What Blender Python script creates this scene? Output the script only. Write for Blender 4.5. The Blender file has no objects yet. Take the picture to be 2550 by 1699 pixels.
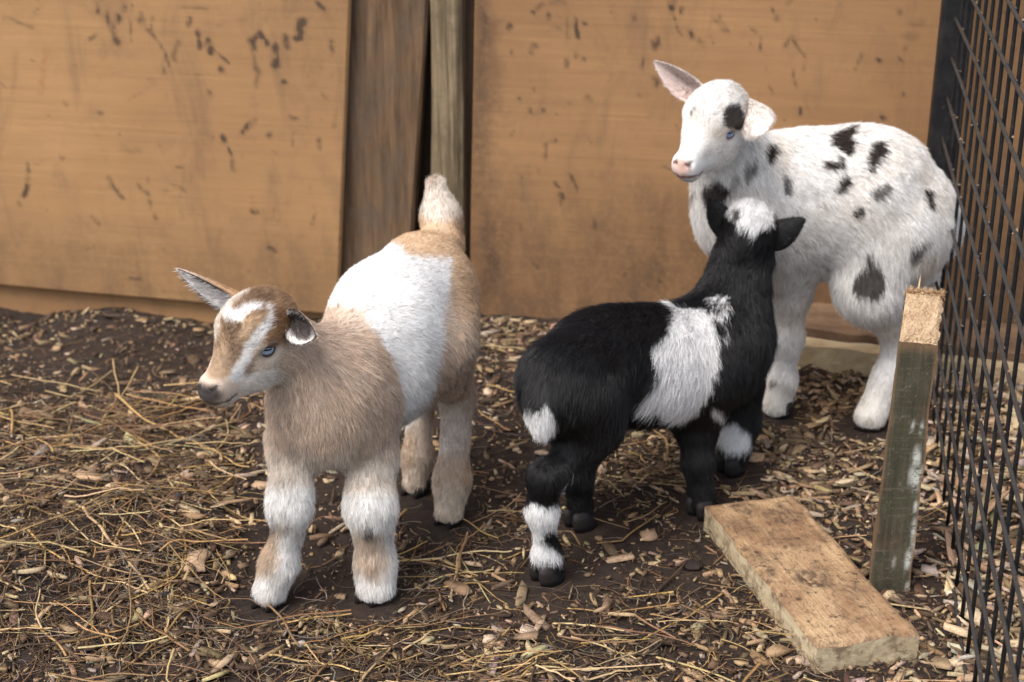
import bpy, math, random
import numpy as np
from mathutils import Vector, Matrix

# ------------------------------------------------------------------ camera, light, exposure
SC = bpy.context.scene
COL = SC.collection
PITCH, CAM_H, FPX, PCX, PCY = math.radians(22.0), 0.86, 3901.0, 1275.0, 849.5
cam = bpy.data.objects.new('camera', bpy.data.cameras.new('camera'))
COL.objects.link(cam)
cam.location = (0, 0, CAM_H)
cam.rotation_euler = (math.radians(90) - PITCH, 0, 0)
cam.data.sensor_width = 36.0
cam.data.lens = FPX / 2550.0 * 36.0
cam.data.clip_start = 0.05
cam.data.clip_end = 200
cam.data.dof.use_dof = True
cam.data.dof.focus_distance = 1.50
cam.data.dof.aperture_fstop = 7.5
SC.camera = cam

SUN_EL, SUN_AZ = math.radians(58), math.radians(225)      # azimuth clockwise from +Y
world = bpy.data.worlds.new('World')
SC.world = world
world.use_nodes = True
wn = world.node_tree
sky = wn.nodes.new('ShaderNodeTexSky')
sky.sky_type = 'NISHITA'
sky.sun_disc = False
sky.sun_elevation = SUN_EL
sky.sun_rotation = SUN_AZ
sky.air_density = 1.0
sky.dust_density = 4.0
sky.ozone_density = 0.6
bg = wn.nodes['Background']
bg.inputs['Strength'].default_value = 0.15
hs = wn.nodes.new('ShaderNodeHueSaturation')          # a clouded, greyer sky
hs.inputs['Saturation'].default_value = 0.62
wn.links.new(sky.outputs[0], hs.inputs['Color'])
wn.links.new(hs.outputs[0], bg.inputs[0])
sl = bpy.data.lights.new('sun', 'SUN')
sl.energy = 1.4
sl.angle = math.radians(32)
sl.color = (1.0, 0.96, 0.91)
sun = bpy.data.objects.new('sun', sl)
COL.objects.link(sun)
sd = Vector((math.sin(SUN_AZ) * math.cos(SUN_EL), math.cos(SUN_AZ) * math.cos(SUN_EL), math.sin(SUN_EL)))
sun.rotation_euler = sd.to_track_quat('Z', 'Y').to_euler()
sun.location = sd * 6
SC.view_settings.view_transform = 'Standard'
SC.view_settings.look = 'None'
SC.view_settings.exposure = 1.08
SC.view_settings.gamma = 1.0
SC.view_settings.use_curve_mapping = False
try:
    SC.cycles_curves.shape = 'RIBBONS'
    SC.cycles_curves.subdivisions = 2
except Exception:
    pass
try:
    SC.cycles.max_bounces = 8
    SC.cycles.diffuse_bounces = 4
    SC.cycles.transparent_max_bounces = 8
    SC.cycles.use_denoising = True
    SC.cycles.denoising_prefilter = 'ACCURATE'
    SC.cycles.use_adaptive_sampling = False
except Exception:
    pass

RNG = np.random.default_rng(7)
random.seed(7)
F32 = np.float32

# ------------------------------------------------------------------ picture <-> place (used once, to measure where things stand)
_ct, _st = math.cos(PITCH), math.sin(PITCH)
def ray(px, py):
    u = (px - PCX) / FPX; v = (PCY - py) / FPX
    return np.array([u, _ct + v * _st, -_st + v * _ct])
def G(px, py, z=0.0):
    d = ray(px, py); t = (z - CAM_H) / d[2]
    return d * t + np.array([0, 0, CAM_H])
def P(px, py, Y):
    d = ray(px, py)
    return d * (Y / d[1]) + np.array([0, 0, CAM_H])
def dist_at(p):
    return p[1] * _ct - (p[2] - CAM_H) * _st
def to_px(X):
    q = np.asarray(X, float) - np.array([0, 0, CAM_H])
    y = q[..., 1] * _ct - q[..., 2] * _st
    z = q[..., 1] * _st + q[..., 2] * _ct
    return PCX + FPX * q[..., 0] / y, PCY - FPX * z / y

# ------------------------------------------------------------------ noise
def _hash(ix, iy, iz, seed):
    h = (ix.astype(np.int64) * 73856093) ^ (iy.astype(np.int64) * 19349663) ^ (iz.astype(np.int64) * 83492791) ^ (seed * 2654435761)
    h = (h ^ (h >> 13)) * 1274126177
    h = h & 0x7fffffff
    h = (h ^ (h >> 15)) * 2246822519
    return ((h & 0xffffff) / float(0xffffff)) * 2.0 - 1.0
def vnoise(p, seed=0):
    p = np.asarray(p, float)
    if p.shape[-1] == 2:
        p = np.concatenate([p, np.zeros(p.shape[:-1] + (1,))], -1)
    i = np.floor(p); f = p - i
    f = f * f * f * (f * (f * 6 - 15) + 10)
    i = i.astype(np.int64)
    out = 0
    for dx in (0, 1):
        wx = f[..., 0] if dx else 1 - f[..., 0]
        for dy in (0, 1):
            wy = f[..., 1] if dy else 1 - f[..., 1]
            for dz in (0, 1):
                wz = f[..., 2] if dz else 1 - f[..., 2]
                out = out + wx * wy * wz * _hash(i[..., 0] + dx, i[..., 1] + dy, i[..., 2] + dz, seed)
    return out
def fbm(p, oct=4, seed=0, gain=0.5):
    a = 1.0; s = 0; t = 0
    p = np.asarray(p, float)
    for k in range(oct):
        s = s + a * vnoise(p, seed + 17 * k); t += a
        p = p * 2.03 + 11.7; a *= gain
    return s / t
def vnoise3(p, seed=0):
    return np.stack([vnoise(p, seed), vnoise(p, seed + 101), vnoise(p, seed + 202)], -1)
def smooth(a, b, x):
    t = np.clip((x - a) / (b - a), 0, 1)
    return t * t * (3 - 2 * t)
def nrm(v):
    return v / np.maximum(np.linalg.norm(v, axis=-1, keepdims=True), 1e-9)
def poly_sd(px, py, poly):
    """signed distance in the polygon's units, negative inside"""
    poly = np.asarray(poly, float)
    d = np.full(px.shape, 1e18); ins = np.zeros(px.shape, bool)
    n = len(poly)
    for i in range(n):
        a = poly[i]; b = poly[(i + 1) % n]
        e = b - a
        wx = px - a[0]; wy = py - a[1]
        t = np.clip((wx * e[0] + wy * e[1]) / max(e @ e, 1e-12), 0, 1)
        d = np.minimum(d, (wx - e[0] * t) ** 2 + (wy - e[1] * t) ** 2)
        if a[1] != b[1]:
            c = ((a[1] > py) != (b[1] > py)) & (px < (b[0] - a[0]) * (py - a[1]) / (b[1] - a[1]) + a[0])
            ins ^= c
    d = np.sqrt(d)
    return np.where(ins, -d, d)

# ------------------------------------------------------------------ objects
def link(o, parent=None):
    COL.objects.link(o)
    if parent is not None:
        o.parent = parent
    return o
def tag(o, label=None, cat=None, group=None, kind=None):
    if label: o['label'] = label
    if cat: o['category'] = cat
    if group: o['group'] = group
    if kind: o['kind'] = kind
    return o
def empty(name, loc=(0, 0, 0)):
    o = bpy.data.objects.new(name, None)
    o.empty_display_size = 0.05
    o.location = loc
    return link(o)
def mesh_obj(name, V, Fc, mat=None, parent=None, colors=None, smooth_shade=False, attrs=None):
    """V (n,3) in world coordinates; Fc an (m,k) array or a list of faces"""
    V = np.asarray(V, float)
    if parent is not None:
        V = V - np.array(parent_loc(parent))
    me = bpy.data.meshes.new(name)
    if isinstance(Fc, np.ndarray):
        k = Fc.shape[1]; m = Fc.shape[0]
        me.vertices.add(len(V)); me.vertices.foreach_set('co', V.astype(F32).ravel())
        me.loops.add(m * k); me.loops.foreach_set('vertex_index', Fc.astype(np.int32).ravel())
        me.polygons.add(m)
        me.polygons.foreach_set('loop_start', (np.arange(m) * k).astype(np.int32))
        me.polygons.foreach_set('loop_total', np.full(m, k, np.int32))
        me.update(calc_edges=True)
    else:
        me.from_pydata(V.tolist(), [], [list(f) for f in Fc])
        me.update()
    me.validate()
    if smooth_shade:
        me.polygons.foreach_set('use_smooth', np.ones(len(me.polygons), bool))
    if colors is not None:
        c = np.asarray(colors, float)
        if c.shape[1] == 3: c = np.concatenate([c, np.ones((len(c), 1))], 1)
        a = me.color_attributes.new('col', 'FLOAT_COLOR', 'POINT')
        a.data.foreach_set('color', c.astype(F32).ravel())
    for nm, val in (attrs or {}).items():
        a = me.attributes.new(nm, 'FLOAT', 'POINT')
        a.data.foreach_set('value', np.asarray(val, F32))
    if mat: me.materials.append(mat)
    return link(bpy.data.objects.new(name, me), parent)
def parent_loc(o):
    l = Vector((0, 0, 0))
    while o is not None:
        l = l + o.location; o = o.parent
    return l

class MB:
    """collects faces for one mesh"""
    def __init__(s): s.V = []; s.F = []; s.C = []
    def add(s, V, Fc, c=None):
        b = len(s.V)
        s.V += [tuple(v) for v in V]; s.F += [tuple(i + b for i in f) for f in Fc]
        if c is not None: s.C += [tuple(c)] * len(V)
    def tube(s, pts, rad, n=8, c=None, cap=True, flat=1.0):
        pts = [np.array(p, float) for p in pts]
        rad = rad if hasattr(rad, '__len__') else [rad] * len(pts)
        b = len(s.V); up = np.array([0.13, 0.21, 0.97])
        for i, p in enumerate(pts):
            d = pts[min(i + 1, len(pts) - 1)] - pts[max(i - 1, 0)]
            d = d / (np.linalg.norm(d) + 1e-12)
            a = np.cross(d, up); a /= np.linalg.norm(a) + 1e-12
            e = np.cross(a, d)
            for k in range(n):
                t = 2 * math.pi * k / n
                s.V.append(tuple(p + rad[i] * (math.cos(t) * a + flat * math.sin(t) * e)))
                if c is not None: s.C.append(tuple(c))
        for i in range(len(pts) - 1):
            for k in range(n):
                k2 = (k + 1) % n
                s.F.append((b + i * n + k, b + i * n + k2, b + (i + 1) * n + k2, b + (i + 1) * n + k))
        if cap:
            s.F.append(tuple(b + k for k in reversed(range(n))))
            s.F.append(tuple(b + (len(pts) - 1) * n + k for k in range(n)))
    def build(s, name, mat, parent=None, smooth_shade=False):
        return mesh_obj(name, s.V, s.F, mat, parent, s.C if s.C else None, smooth_shade)

# ------------------------------------------------------------------ materials
class NT:
    def __init__(s, name):
        s.m = bpy.data.materials.new(name); s.m.use_nodes = True
        s.t = s.m.node_tree; s.b = s.t.nodes['Principled BSDF']; s.out = s.t.nodes['Material Output']
    def n(s, typ, **kw):
        x = s.t.nodes.new(typ)
        for k, v in kw.items():
            if k.startswith('i_'):
                key = k[2:]; key = int(key) if key.isdigit() else key.replace('_', ' ')
                x.inputs[key].default_value = v
            else: setattr(x, k, v)
        return x
    def l(s, a, b): s.t.links.new(a, b)
    def noise(s, vec, scale, detail=6, rough=0.6, dist=0.0):
        x = s.n('ShaderNodeTexNoise'); x.inputs['Scale'].default_value = scale
        x.inputs['Detail'].default_value = detail; x.inputs['Roughness'].default_value = rough
        x.inputs['Distortion'].default_value = dist
        if vec is not None: s.l(vec, x.inputs['Vector'])
        return x.outputs[0]
    def mapr(s, v, a, b, c=0.0, d=1.0):
        x = s.n('ShaderNodeMapRange'); x.inputs[1].default_value = a; x.inputs[2].default_value = b
        x.inputs[3].default_value = c; x.inputs[4].default_value = d; s.l(v, x.inputs[0]); return x.outputs[0]
    def math(s, op, a, b=0.5):
        x = s.n('ShaderNodeMath', operation=op)
        for i, v in enumerate((a, b)):
            if hasattr(v, 'is_output') or hasattr(v, 'links'): s.l(v, x.inputs[i])
            else: x.inputs[i].default_value = v
        return x.outputs[0]
    def mix(s, f, a, b, blend='MIX'):
        x = s.n('ShaderNodeMix', data_type='RGBA', blend_type=blend)
        for i, v in ((0, f), (6, a), (7, b)):
            if hasattr(v, 'links'): s.l(v, x.inputs[i])
            elif i == 0: x.inputs[0].default_value = v
            else: x.inputs[i].default_value = (*v, 1)
        return x.outputs[2]
    def obj(s, scale=(1, 1, 1), rot=(0, 0, 0)):
        c = s.n('ShaderNodeTexCoord'); m = s.n('ShaderNodeMapping')
        m.inputs['Scale'].default_value = scale; m.inputs['Rotation'].default_value = rot
        s.l(c.outputs['Object'], m.inputs[0]); return m.outputs[0]
    def attr(s, name):
        a = s.n('ShaderNodeAttribute'); a.attribute_name = name; return a
    def bump(s, h, strength=0.3, dist=0.002):
        b = s.n('ShaderNodeBump'); b.inputs['Strength'].default_value = strength; b.inputs['Distance'].default_value = dist
        s.l(h, b.inputs['Height']); s.l(b.outputs[0], s.b.inputs['Normal']); return b
    def fin(s, color=None, rough=0.7, spec=0.3):
        if color is not None:
            if hasattr(color, 'links'): s.l(color, s.b.inputs['Base Color'])
            else: s.b.inputs['Base Color'].default_value = (*color, 1)
        if hasattr(rough, 'links'): s.l(rough, s.b.inputs['Roughness'])
        else: s.b.inputs['Roughness'].default_value = rough
        s.b.inputs['Specular IOR Level'].default_value = spec
        return s.m

# ------------------------------------------------------------------ wall frame
WD = math.radians(10.5)
W_O = np.array([-0.06, 2.25, 0.0]); W_D = np.array([math.cos(WD), -math.sin(WD), 0]); W_N = np.array([-math.sin(WD), -math.cos(WD), 0])
def on_wall(px, py, off=0.0):
    """where a pixel's ray meets the wall plane moved off metres towards the pen: (along, up)"""
    r = ray(px, py); o = np.array([0, 0, CAM_H])
    t = ((W_O + W_N * off - o) @ W_N) / (r @ W_N)
    q = o + r * t - W_O
    return float(q @ W_D), float(q[2])
def wall_pt(s, z, off=0.0):
    s = np.asarray(s, float)[..., None]; z = np.asarray(z, float)[..., None]; off = np.asarray(off, float)[..., None]
    return W_O + W_D * s + W_N * off + np.array([0, 0, 1.0]) * z

# ------------------------------------------------------------------ ground
HOOF_XY = [(-0.254, 1.402), (-0.148, 1.412), (-0.074, 1.580), (-0.116, 1.652), (0.040, 1.454), (0.080, 1.572), (0.222, 1.600), (0.268, 1.708),
           (0.348, 1.876), (0.300, 1.938), (0.456, 1.834), (0.535, 1.950)]
def near_hoof(x, y, r):
    d = np.full(np.shape(x), 9.0)
    for hx, hy in HOOF_XY: d = np.minimum(d, np.hypot(x - hx, y - hy))
    return smooth(r, r * 0.45, d)
def ground_h(x, y):
    x = np.asarray(x, float); y = np.asarray(y, float)
    p = np.stack([x, y], -1)
    h = 0.010 * fbm(p * 5, 3, 3) + 0.0055 * fbm(p * 22, 3, 5) + 0.003 * fbm(p * 80, 3, 9)
    # soil heaped along the foot of the wall at the left, worn flat in the middle
    s = (x - W_O[0]) * W_D[0] + (y - W_O[1]) * W_D[1]
    dw = (x - W_O[0]) * W_N[0] + (y - W_O[1]) * W_N[1]
    h = h - 0.052 * smooth(0.65, 0.0, dw) * smooth(0.05, -0.45, s)
    h = h + smooth(0.16, 0.0, dw) * smooth(-0.05, -0.30, s) * (0.007 + 0.010 * vnoise(p * 9, 21))
    h = h + 0.028 * np.exp(-(((x + 0.50) / 0.22) ** 2 + ((y - 1.50) / 0.22) ** 2)) * (1 + 0.5 * vnoise(p * 14, 8))
    fx = 0.434 + (y - 1.261) * 0.184
    h = h + 0.012 * smooth(0.02, 0.12, x - fx)
    h = h * (1 - 0.85 * smooth(0.30, 0.20, np.hypot(x - 0.315, y - 1.46)))
    k = near_hoof(x, y, 0.075)
    h = h * (1 - k) - 0.0015 * k
    return h
def axis_pts(lo, hi, step, far, n):
    a = np.arange(lo, hi + step * 0.5, step)
    g = np.geomspace(step, far, n)
    return np.concatenate([lo - g[::-1], a, hi + g])
def soil_material():
    k = NT('soil')
    v = k.obj()
    a = k.noise(v, 9, 8, 0.65); b = k.noise(v, 60, 8, 0.7); c = k.noise(v, 260, 6, 0.75)
    col = k.mix(k.mapr(a, 0.35, 0.68), (0.0105, 0.0066, 0.0048), (0.029, 0.0182, 0.0132))
    col = k.mix(k.mapr(b, 0.42, 0.72), col, (0.041, 0.027, 0.0195))
    col = k.mix(k.mapr(c, 0.60, 0.74, 0, 0.8), col, (0.10, 0.066, 0.044))
    col = k.mix(k.mapr(c, 0.40, 0.28, 0, 0.7), col, (0.014, 0.009, 0.007))
    h = k.math('ADD', k.math('MULTIPLY', b, 0.5), k.math('MULTIPLY', c, 0.45))
    k.bump(h, 0.9, 0.006)
    return k.fin(col, 0.85, 0.25)
gx = axis_pts(-1.05, 0.95, 0.007, 16, 16); gy = axis_pts(1.02, 2.42, 0.007, 16, 16)
XX, YY = np.meshgrid(gx, gy, indexing='ij')
ZZ = ground_h(XX, YY)
nx, ny = XX.shape
idx = np.arange(nx * ny).reshape(nx, ny)
gF = np.stack([idx[:-1, :-1], idx[1:, :-1], idx[1:, 1:], idx[:-1, 1:]], -1).reshape(-1, 4)
M_SOIL = soil_material()
tag(mesh_obj('ground', np.stack([XX, YY, ZZ], -1).reshape(-1, 3), gF, M_SOIL, smooth_shade=True), kind='structure')

# ------------------------------------------------------------------ wooden wall
def ply_material(name, light, dark, edge):
    k = NT(name)
    v = k.obj()
    gr = k.noise(k.obj((2.6, 2.6, 95)), 1.0, 6, 0.65, 0.5)
    fine = k.noise(k.obj((14, 14, 520)), 1.0, 4, 0.65)
    big = k.noise(v, 2.4, 6, 0.62, 0.6)
    med = k.noise(v, 17, 8, 0.7, 0.4)
    spk = k.noise(v, 150, 5, 0.7)
    wip = k.noise(k.obj((16, 16, 5)), 1.0, 6, 0.65, 0.8)
    col = k.mix(k.mapr(big, 0.32, 0.68), dark, light)
    col = k.mix(k.mapr(gr, 0.30, 0.72, 0, 0.40), col, edge)
    col = k.mix(k.mapr(fine, 0.50, 0.78, 0, 0.30), col, (0.15, 0.085, 0.042))
    col = k.mix(k.mapr(med, 0.54, 0.76, 0, 0.38), col, (0.140, 0.080, 0.043))
    col = k.mix(k.mapr(wip, 0.52, 0.72, 0, 0.45), col, (0.120, 0.072, 0.045))
    col = k.mix(k.mapr(spk, 0.66, 0.76, 0, 0.45), col, (0.10, 0.060, 0.036))
    d = k.attr('dirt_shade')
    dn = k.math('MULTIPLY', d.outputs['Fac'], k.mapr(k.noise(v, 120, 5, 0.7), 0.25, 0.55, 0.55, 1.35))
    col = k.mix(k.math('MINIMUM', dn, 0.88), col, (0.038, 0.024, 0.017))  # mud marks, plus shade painted in low on the sheet
    rs = k.attr('rust')
    col = k.mix(k.math('MULTIPLY', rs.outputs['Fac'], k.mapr(k.noise(v, 90, 4, 0.6), 0.35, 0.65)), col, (0.24, 0.070, 0.022))
    k.bump(k.math('ADD', k.math('ADD', gr, k.math('MULTIPLY', fine, 0.5)), k.math('MULTIPLY', spk, 0.6)), 0.22, 0.002)
    return k.fin(col, k.mapr(med, 0.3, 0.7, 0.5, 0.8), 0.3)
def timber_material(name, a, b, c, scale=(60, 60, 2.0), pale=0.0, moss=None):
    k = NT(name)
    v = k.obj()
    gr = k.noise(k.obj(scale), 1.0, 7, 0.65, 0.6)
    gr2 = k.noise(k.obj(tuple(x * 3.3 for x in scale)), 1.0, 5, 0.6, 0.2)
    bl = k.noise(v, 19, 8, 0.72, 0.5); pk = k.noise(v, 130, 5, 0.7)
    col = k.mix(k.mapr(gr, 0.32, 0.68), a, b)
    col = k.mix(k.mapr(gr2, 0.5, 0.72, 0, 0.6), col, tuple(x * 0.45 for x in a))
    col = k.mix(k.mapr(bl, 0.44, 0.66, 0, 0.85), col, c)
    col = k.mix(k.mapr(pk, 0.62, 0.74, 0, 0.6), col, tuple(x * 0.35 for x in a))
    if pale:
        col = k.mix(k.mapr(k.noise(k.obj(tuple(x * 0.35 for x in scale)), 1.0, 6, 0.7), 0.62, 0.74, 0, pale), col, (0.50, 0.46, 0.40))
    if moss:
        col = k.mix(k.mapr(k.noise(v, 26, 6, 0.7), 0.42, 0.62, 0, 0.85), col, moss)
    k.bump(k.math('ADD', gr, k.math('MULTIPLY', gr2, 0.6)), 0.5, 0.003)
    return k.fin(col, 0.75, 0.25)

def panel(name, corners, off, thick, mat, strokes=(), rand=0, seed=1, top=None, dense=0.0035, rust=(), zones=(), bow=0.0, cols=None):
    """sheet of plywood: corners (s,z) bottom-left, bottom-right, top-right, top-left"""
    bl, br, tr, tl = [np.array(c, float) for c in corners]
    L = np.linalg.norm(br - bl); Hh = np.linalg.norm(tl - bl)
    n1, n2 = int(L / dense) + 2, int(Hh / dense) + 2
    u, w = np.meshgrid(np.linspace(0, 1, n1), np.linspace(0, 1, n2), indexing='ij')
    Q = (bl + (br - bl) * u[..., None]) * (1 - w[..., None]) + (tl + (tr - tl) * u[..., None]) * w[..., None]
    s, z = Q[..., 0], Q[..., 1]
    bul = bow * np.sin(math.pi * u) * np.sin(math.pi * w) + 0.0012 * fbm(np.stack([s, z], -1) * 6, 2, seed)
    V = wall_pt(s, z, off + bul).reshape(-1, 3)
    B = wall_pt(s, z, off - thick)
    # pixel positions of the sheet's points, only to find where the marks seen in the picture lie on it
    px, py = to_px(V)
    wob = 7 * vnoise(np.stack([s, z], -1).reshape(-1, 2) * 30, seed + 3) + 3 * vnoise(np.stack([s, z], -1).reshape(-1, 2) * 120, seed + 5)
    wob2 = 7 * vnoise(np.stack([s, z], -1).reshape(-1, 2) * 30, seed + 4) + 3 * vnoise(np.stack([s, z], -1).reshape(-1, 2) * 120, seed + 6)
    patch = smooth(-0.55, 0.25, vnoise(np.stack([s, z], -1).reshape(-1, 2) * 140, seed + 8))
    dirt_shade = np.zeros(len(V))
    def stroke(pts, r, a, arr):
        pts = np.array(pts, float)
        m = (px > pts[:, 0].min() - 3 * r - 12) & (px < pts[:, 0].max() + 3 * r + 12) & (py > pts[:, 1].min() - 3 * r - 12) & (py < pts[:, 1].max() + 3 * r + 12)
        if not m.any(): return
        x = px[m] + wob[m] * min(1, r / 6); y = py[m] + wob2[m] * min(1, r / 6)
        d = np.full(x.shape, 1e9)
        for p, q in zip(pts[:-1], pts[1:]):
            e = q - p; t = np.clip(((x - p[0]) * e[0] + (y - p[1]) * e[1]) / max(e @ e, 1e-9), 0, 1)
            d = np.minimum(d, np.hypot(x - p[0] - e[0] * t, y - p[1] - e[1] * t))
        arr[m] = np.maximum(arr[m], min(1.0, a * 1.25) * smooth(r * 1.6, r * 0.1, d) * (0.3 + 0.7 * patch[m]))
    for st in strokes: stroke(st[0], st[1], st[2], dirt_shade)
    rg = np.random.default_rng(seed)
    for i in range(rand):
        x0, y0 = rg.uniform(px.min(), px.max()), rg.uniform(max(py.min(), -30), py.max())
        ln = rg.exponential(9) + 1; an = rg.normal(math.pi / 2, 0.9)
        stroke([(x0, y0), (x0 + math.cos(an) * ln, y0 + math.sin(an) * ln)], rg.uniform(1.2, 3.6), rg.uniform(0.08, 0.40), dirt_shade)
    for poly, soft, a in zones:  # broad soft zones: painted falloff of light down the wall, mixed with mud
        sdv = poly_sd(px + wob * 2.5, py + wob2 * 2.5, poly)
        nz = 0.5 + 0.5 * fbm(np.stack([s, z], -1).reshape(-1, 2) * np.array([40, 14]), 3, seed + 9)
        dirt_shade = np.maximum(dirt_shade, a * smooth(soft, -soft, sdv) * (0.35 + 0.9 * nz))
    rarr = np.zeros(len(V))
    for st in rust: stroke(st[0], st[1], st[2], rarr)
    idx = np.arange(n1 * n2).reshape(n1, n2)
    Fq = [np.stack([idx[:-1, :-1], idx[:-1, 1:], idx[1:, 1:], idx[1:, :-1]], -1).reshape(-1, 4)[:, ::-1]]
    # rim and back
    ring = np.concatenate([idx[:, 0], idx[-1, 1:], idx[-2::-1, -1], idx[0, -2:0:-1]])
    bV = B.reshape(-1, 3)[ring]; nb = len(V)
    m = len(ring); j = np.arange(m); j2 = (j + 1) % m
    Fq.append(np.stack([ring[j], nb + j, nb + j2, ring[j2]], -1))
    # back sheet as a strip fan between facing rim points
    Fq.append(np.array([[nb + i, nb + i + 1, nb + m - i - 2 - 0, nb + (m - i - 1)] for i in range(0, m // 2 - 1)]))
    VV = np.concatenate([V, bV]); pad = np.zeros(m)
    return mesh_obj(name, VV, np.concatenate(Fq), mat, None, None, False, {'dirt_shade': np.concatenate([dirt_shade, pad]), 'rust': np.concatenate([rarr, pad])})

def board(name, bl, br, tr, tl, off, thick, mat, seed=0, rough=0.0012, parent=None, rounded=0.004, steps=40):
    """upright timber from (s,z) corners, with slightly wandering, worn edges"""
    bl, br, tr, tl = [np.array(c, float) for c in (bl, br, tr, tl)]
    prof = [(0, -1), (0, -rounded / thick), (rounded, 0), (0.25, 0.0008 / 1), (0.5, 0.0), (0.75, 0.0006), (1 - rounded, 0), (1, -rounded / thick), (1, -1)]
    Vs = []; rows = steps
    for i in range(rows + 1):
        w = i / rows
        a = bl + (tl - bl) * w; b = br + (tr - br) * w
        wid = np.linalg.norm(b - a)
        for j, (t, d) in enumerate(prof):
            tt = t if t in (0, 1, 0.25, 0.5, 0.75) else (rounded / wid if t < 0.5 else 1 - rounded / wid)
            q = a + (b - a) * tt
            jit = rough * vnoise(np.array([[i * 0.35, j * 3.1, seed]]), seed)[0]
            jit2 = rough * vnoise(np.array([[i * 0.35, j * 2.1, seed + 5.5]]), seed)[0]
            off2 = off + (d * thick if d < 0 else d)
            Vs.append(wall_pt(q[0] + jit, q[1], off2 + jit2))
    n = len(prof); Fs = []
    for i in range(rows):
        for j in range(n - 1):
            Fs.append((i * n + j, i * n + j + 1, (i + 1) * n + j + 1, (i + 1) * n + j))
        Fs.append((i * n + n - 1, i * n, (i + 1) * n, (i + 1) * n + n - 1))
    Fs.append(tuple(range(n))[::-1]); Fs.append(tuple(rows * n + j for j in range(n)))
    return mesh_obj(name, np.array(Vs).reshape(-1, 3), Fs, mat, parent)

M_PLY = ply_material('plywood', (0.378, 0.216, 0.094), (0.275, 0.151, 0.067), (0.205, 0.111, 0.050))
M_PLY2 = ply_material('plywood_old', (0.328, 0.182, 0.080), (0.228, 0.122, 0.055), (0.165, 0.087, 0.041))
M_PLANK = timber_material('weathered_plank', (0.055, 0.033, 0.018), (0.185, 0.110, 0.058), (0.090, 0.066, 0.048), (70, 70, 5.5), 0.30, moss=None)
M_POST = timber_material('grey_post', (0.050, 0.036, 0.020), (0.300, 0.225, 0.135), (0.105, 0.078, 0.046), (150, 150, 5.0), 0.80)
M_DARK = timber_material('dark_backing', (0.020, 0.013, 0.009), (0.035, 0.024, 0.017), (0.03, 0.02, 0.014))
M_SHADE = timber_material('shade_strip', (0.045, 0.028, 0.018), (0.085, 0.052, 0.032), (0.04, 0.025, 0.017), (50, 50, 1.8))  # dark colour standing in for shade beside the narrow post

WTOP = 1.25
def edge(x1, y1, x2, y2, off, ztop=WTOP, zbot=-0.08):
    """a line seen on the wall, continued down to zbot and up to ztop, as two (s,z) points"""
    a = np.array(on_wall(x1, y1, off)); b = np.array(on_wall(x2, y2, off))
    f = lambda z: a + (b - a) * (z - a[1]) / (b[1] - a[1])
    return f(zbot), f(ztop)

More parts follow.
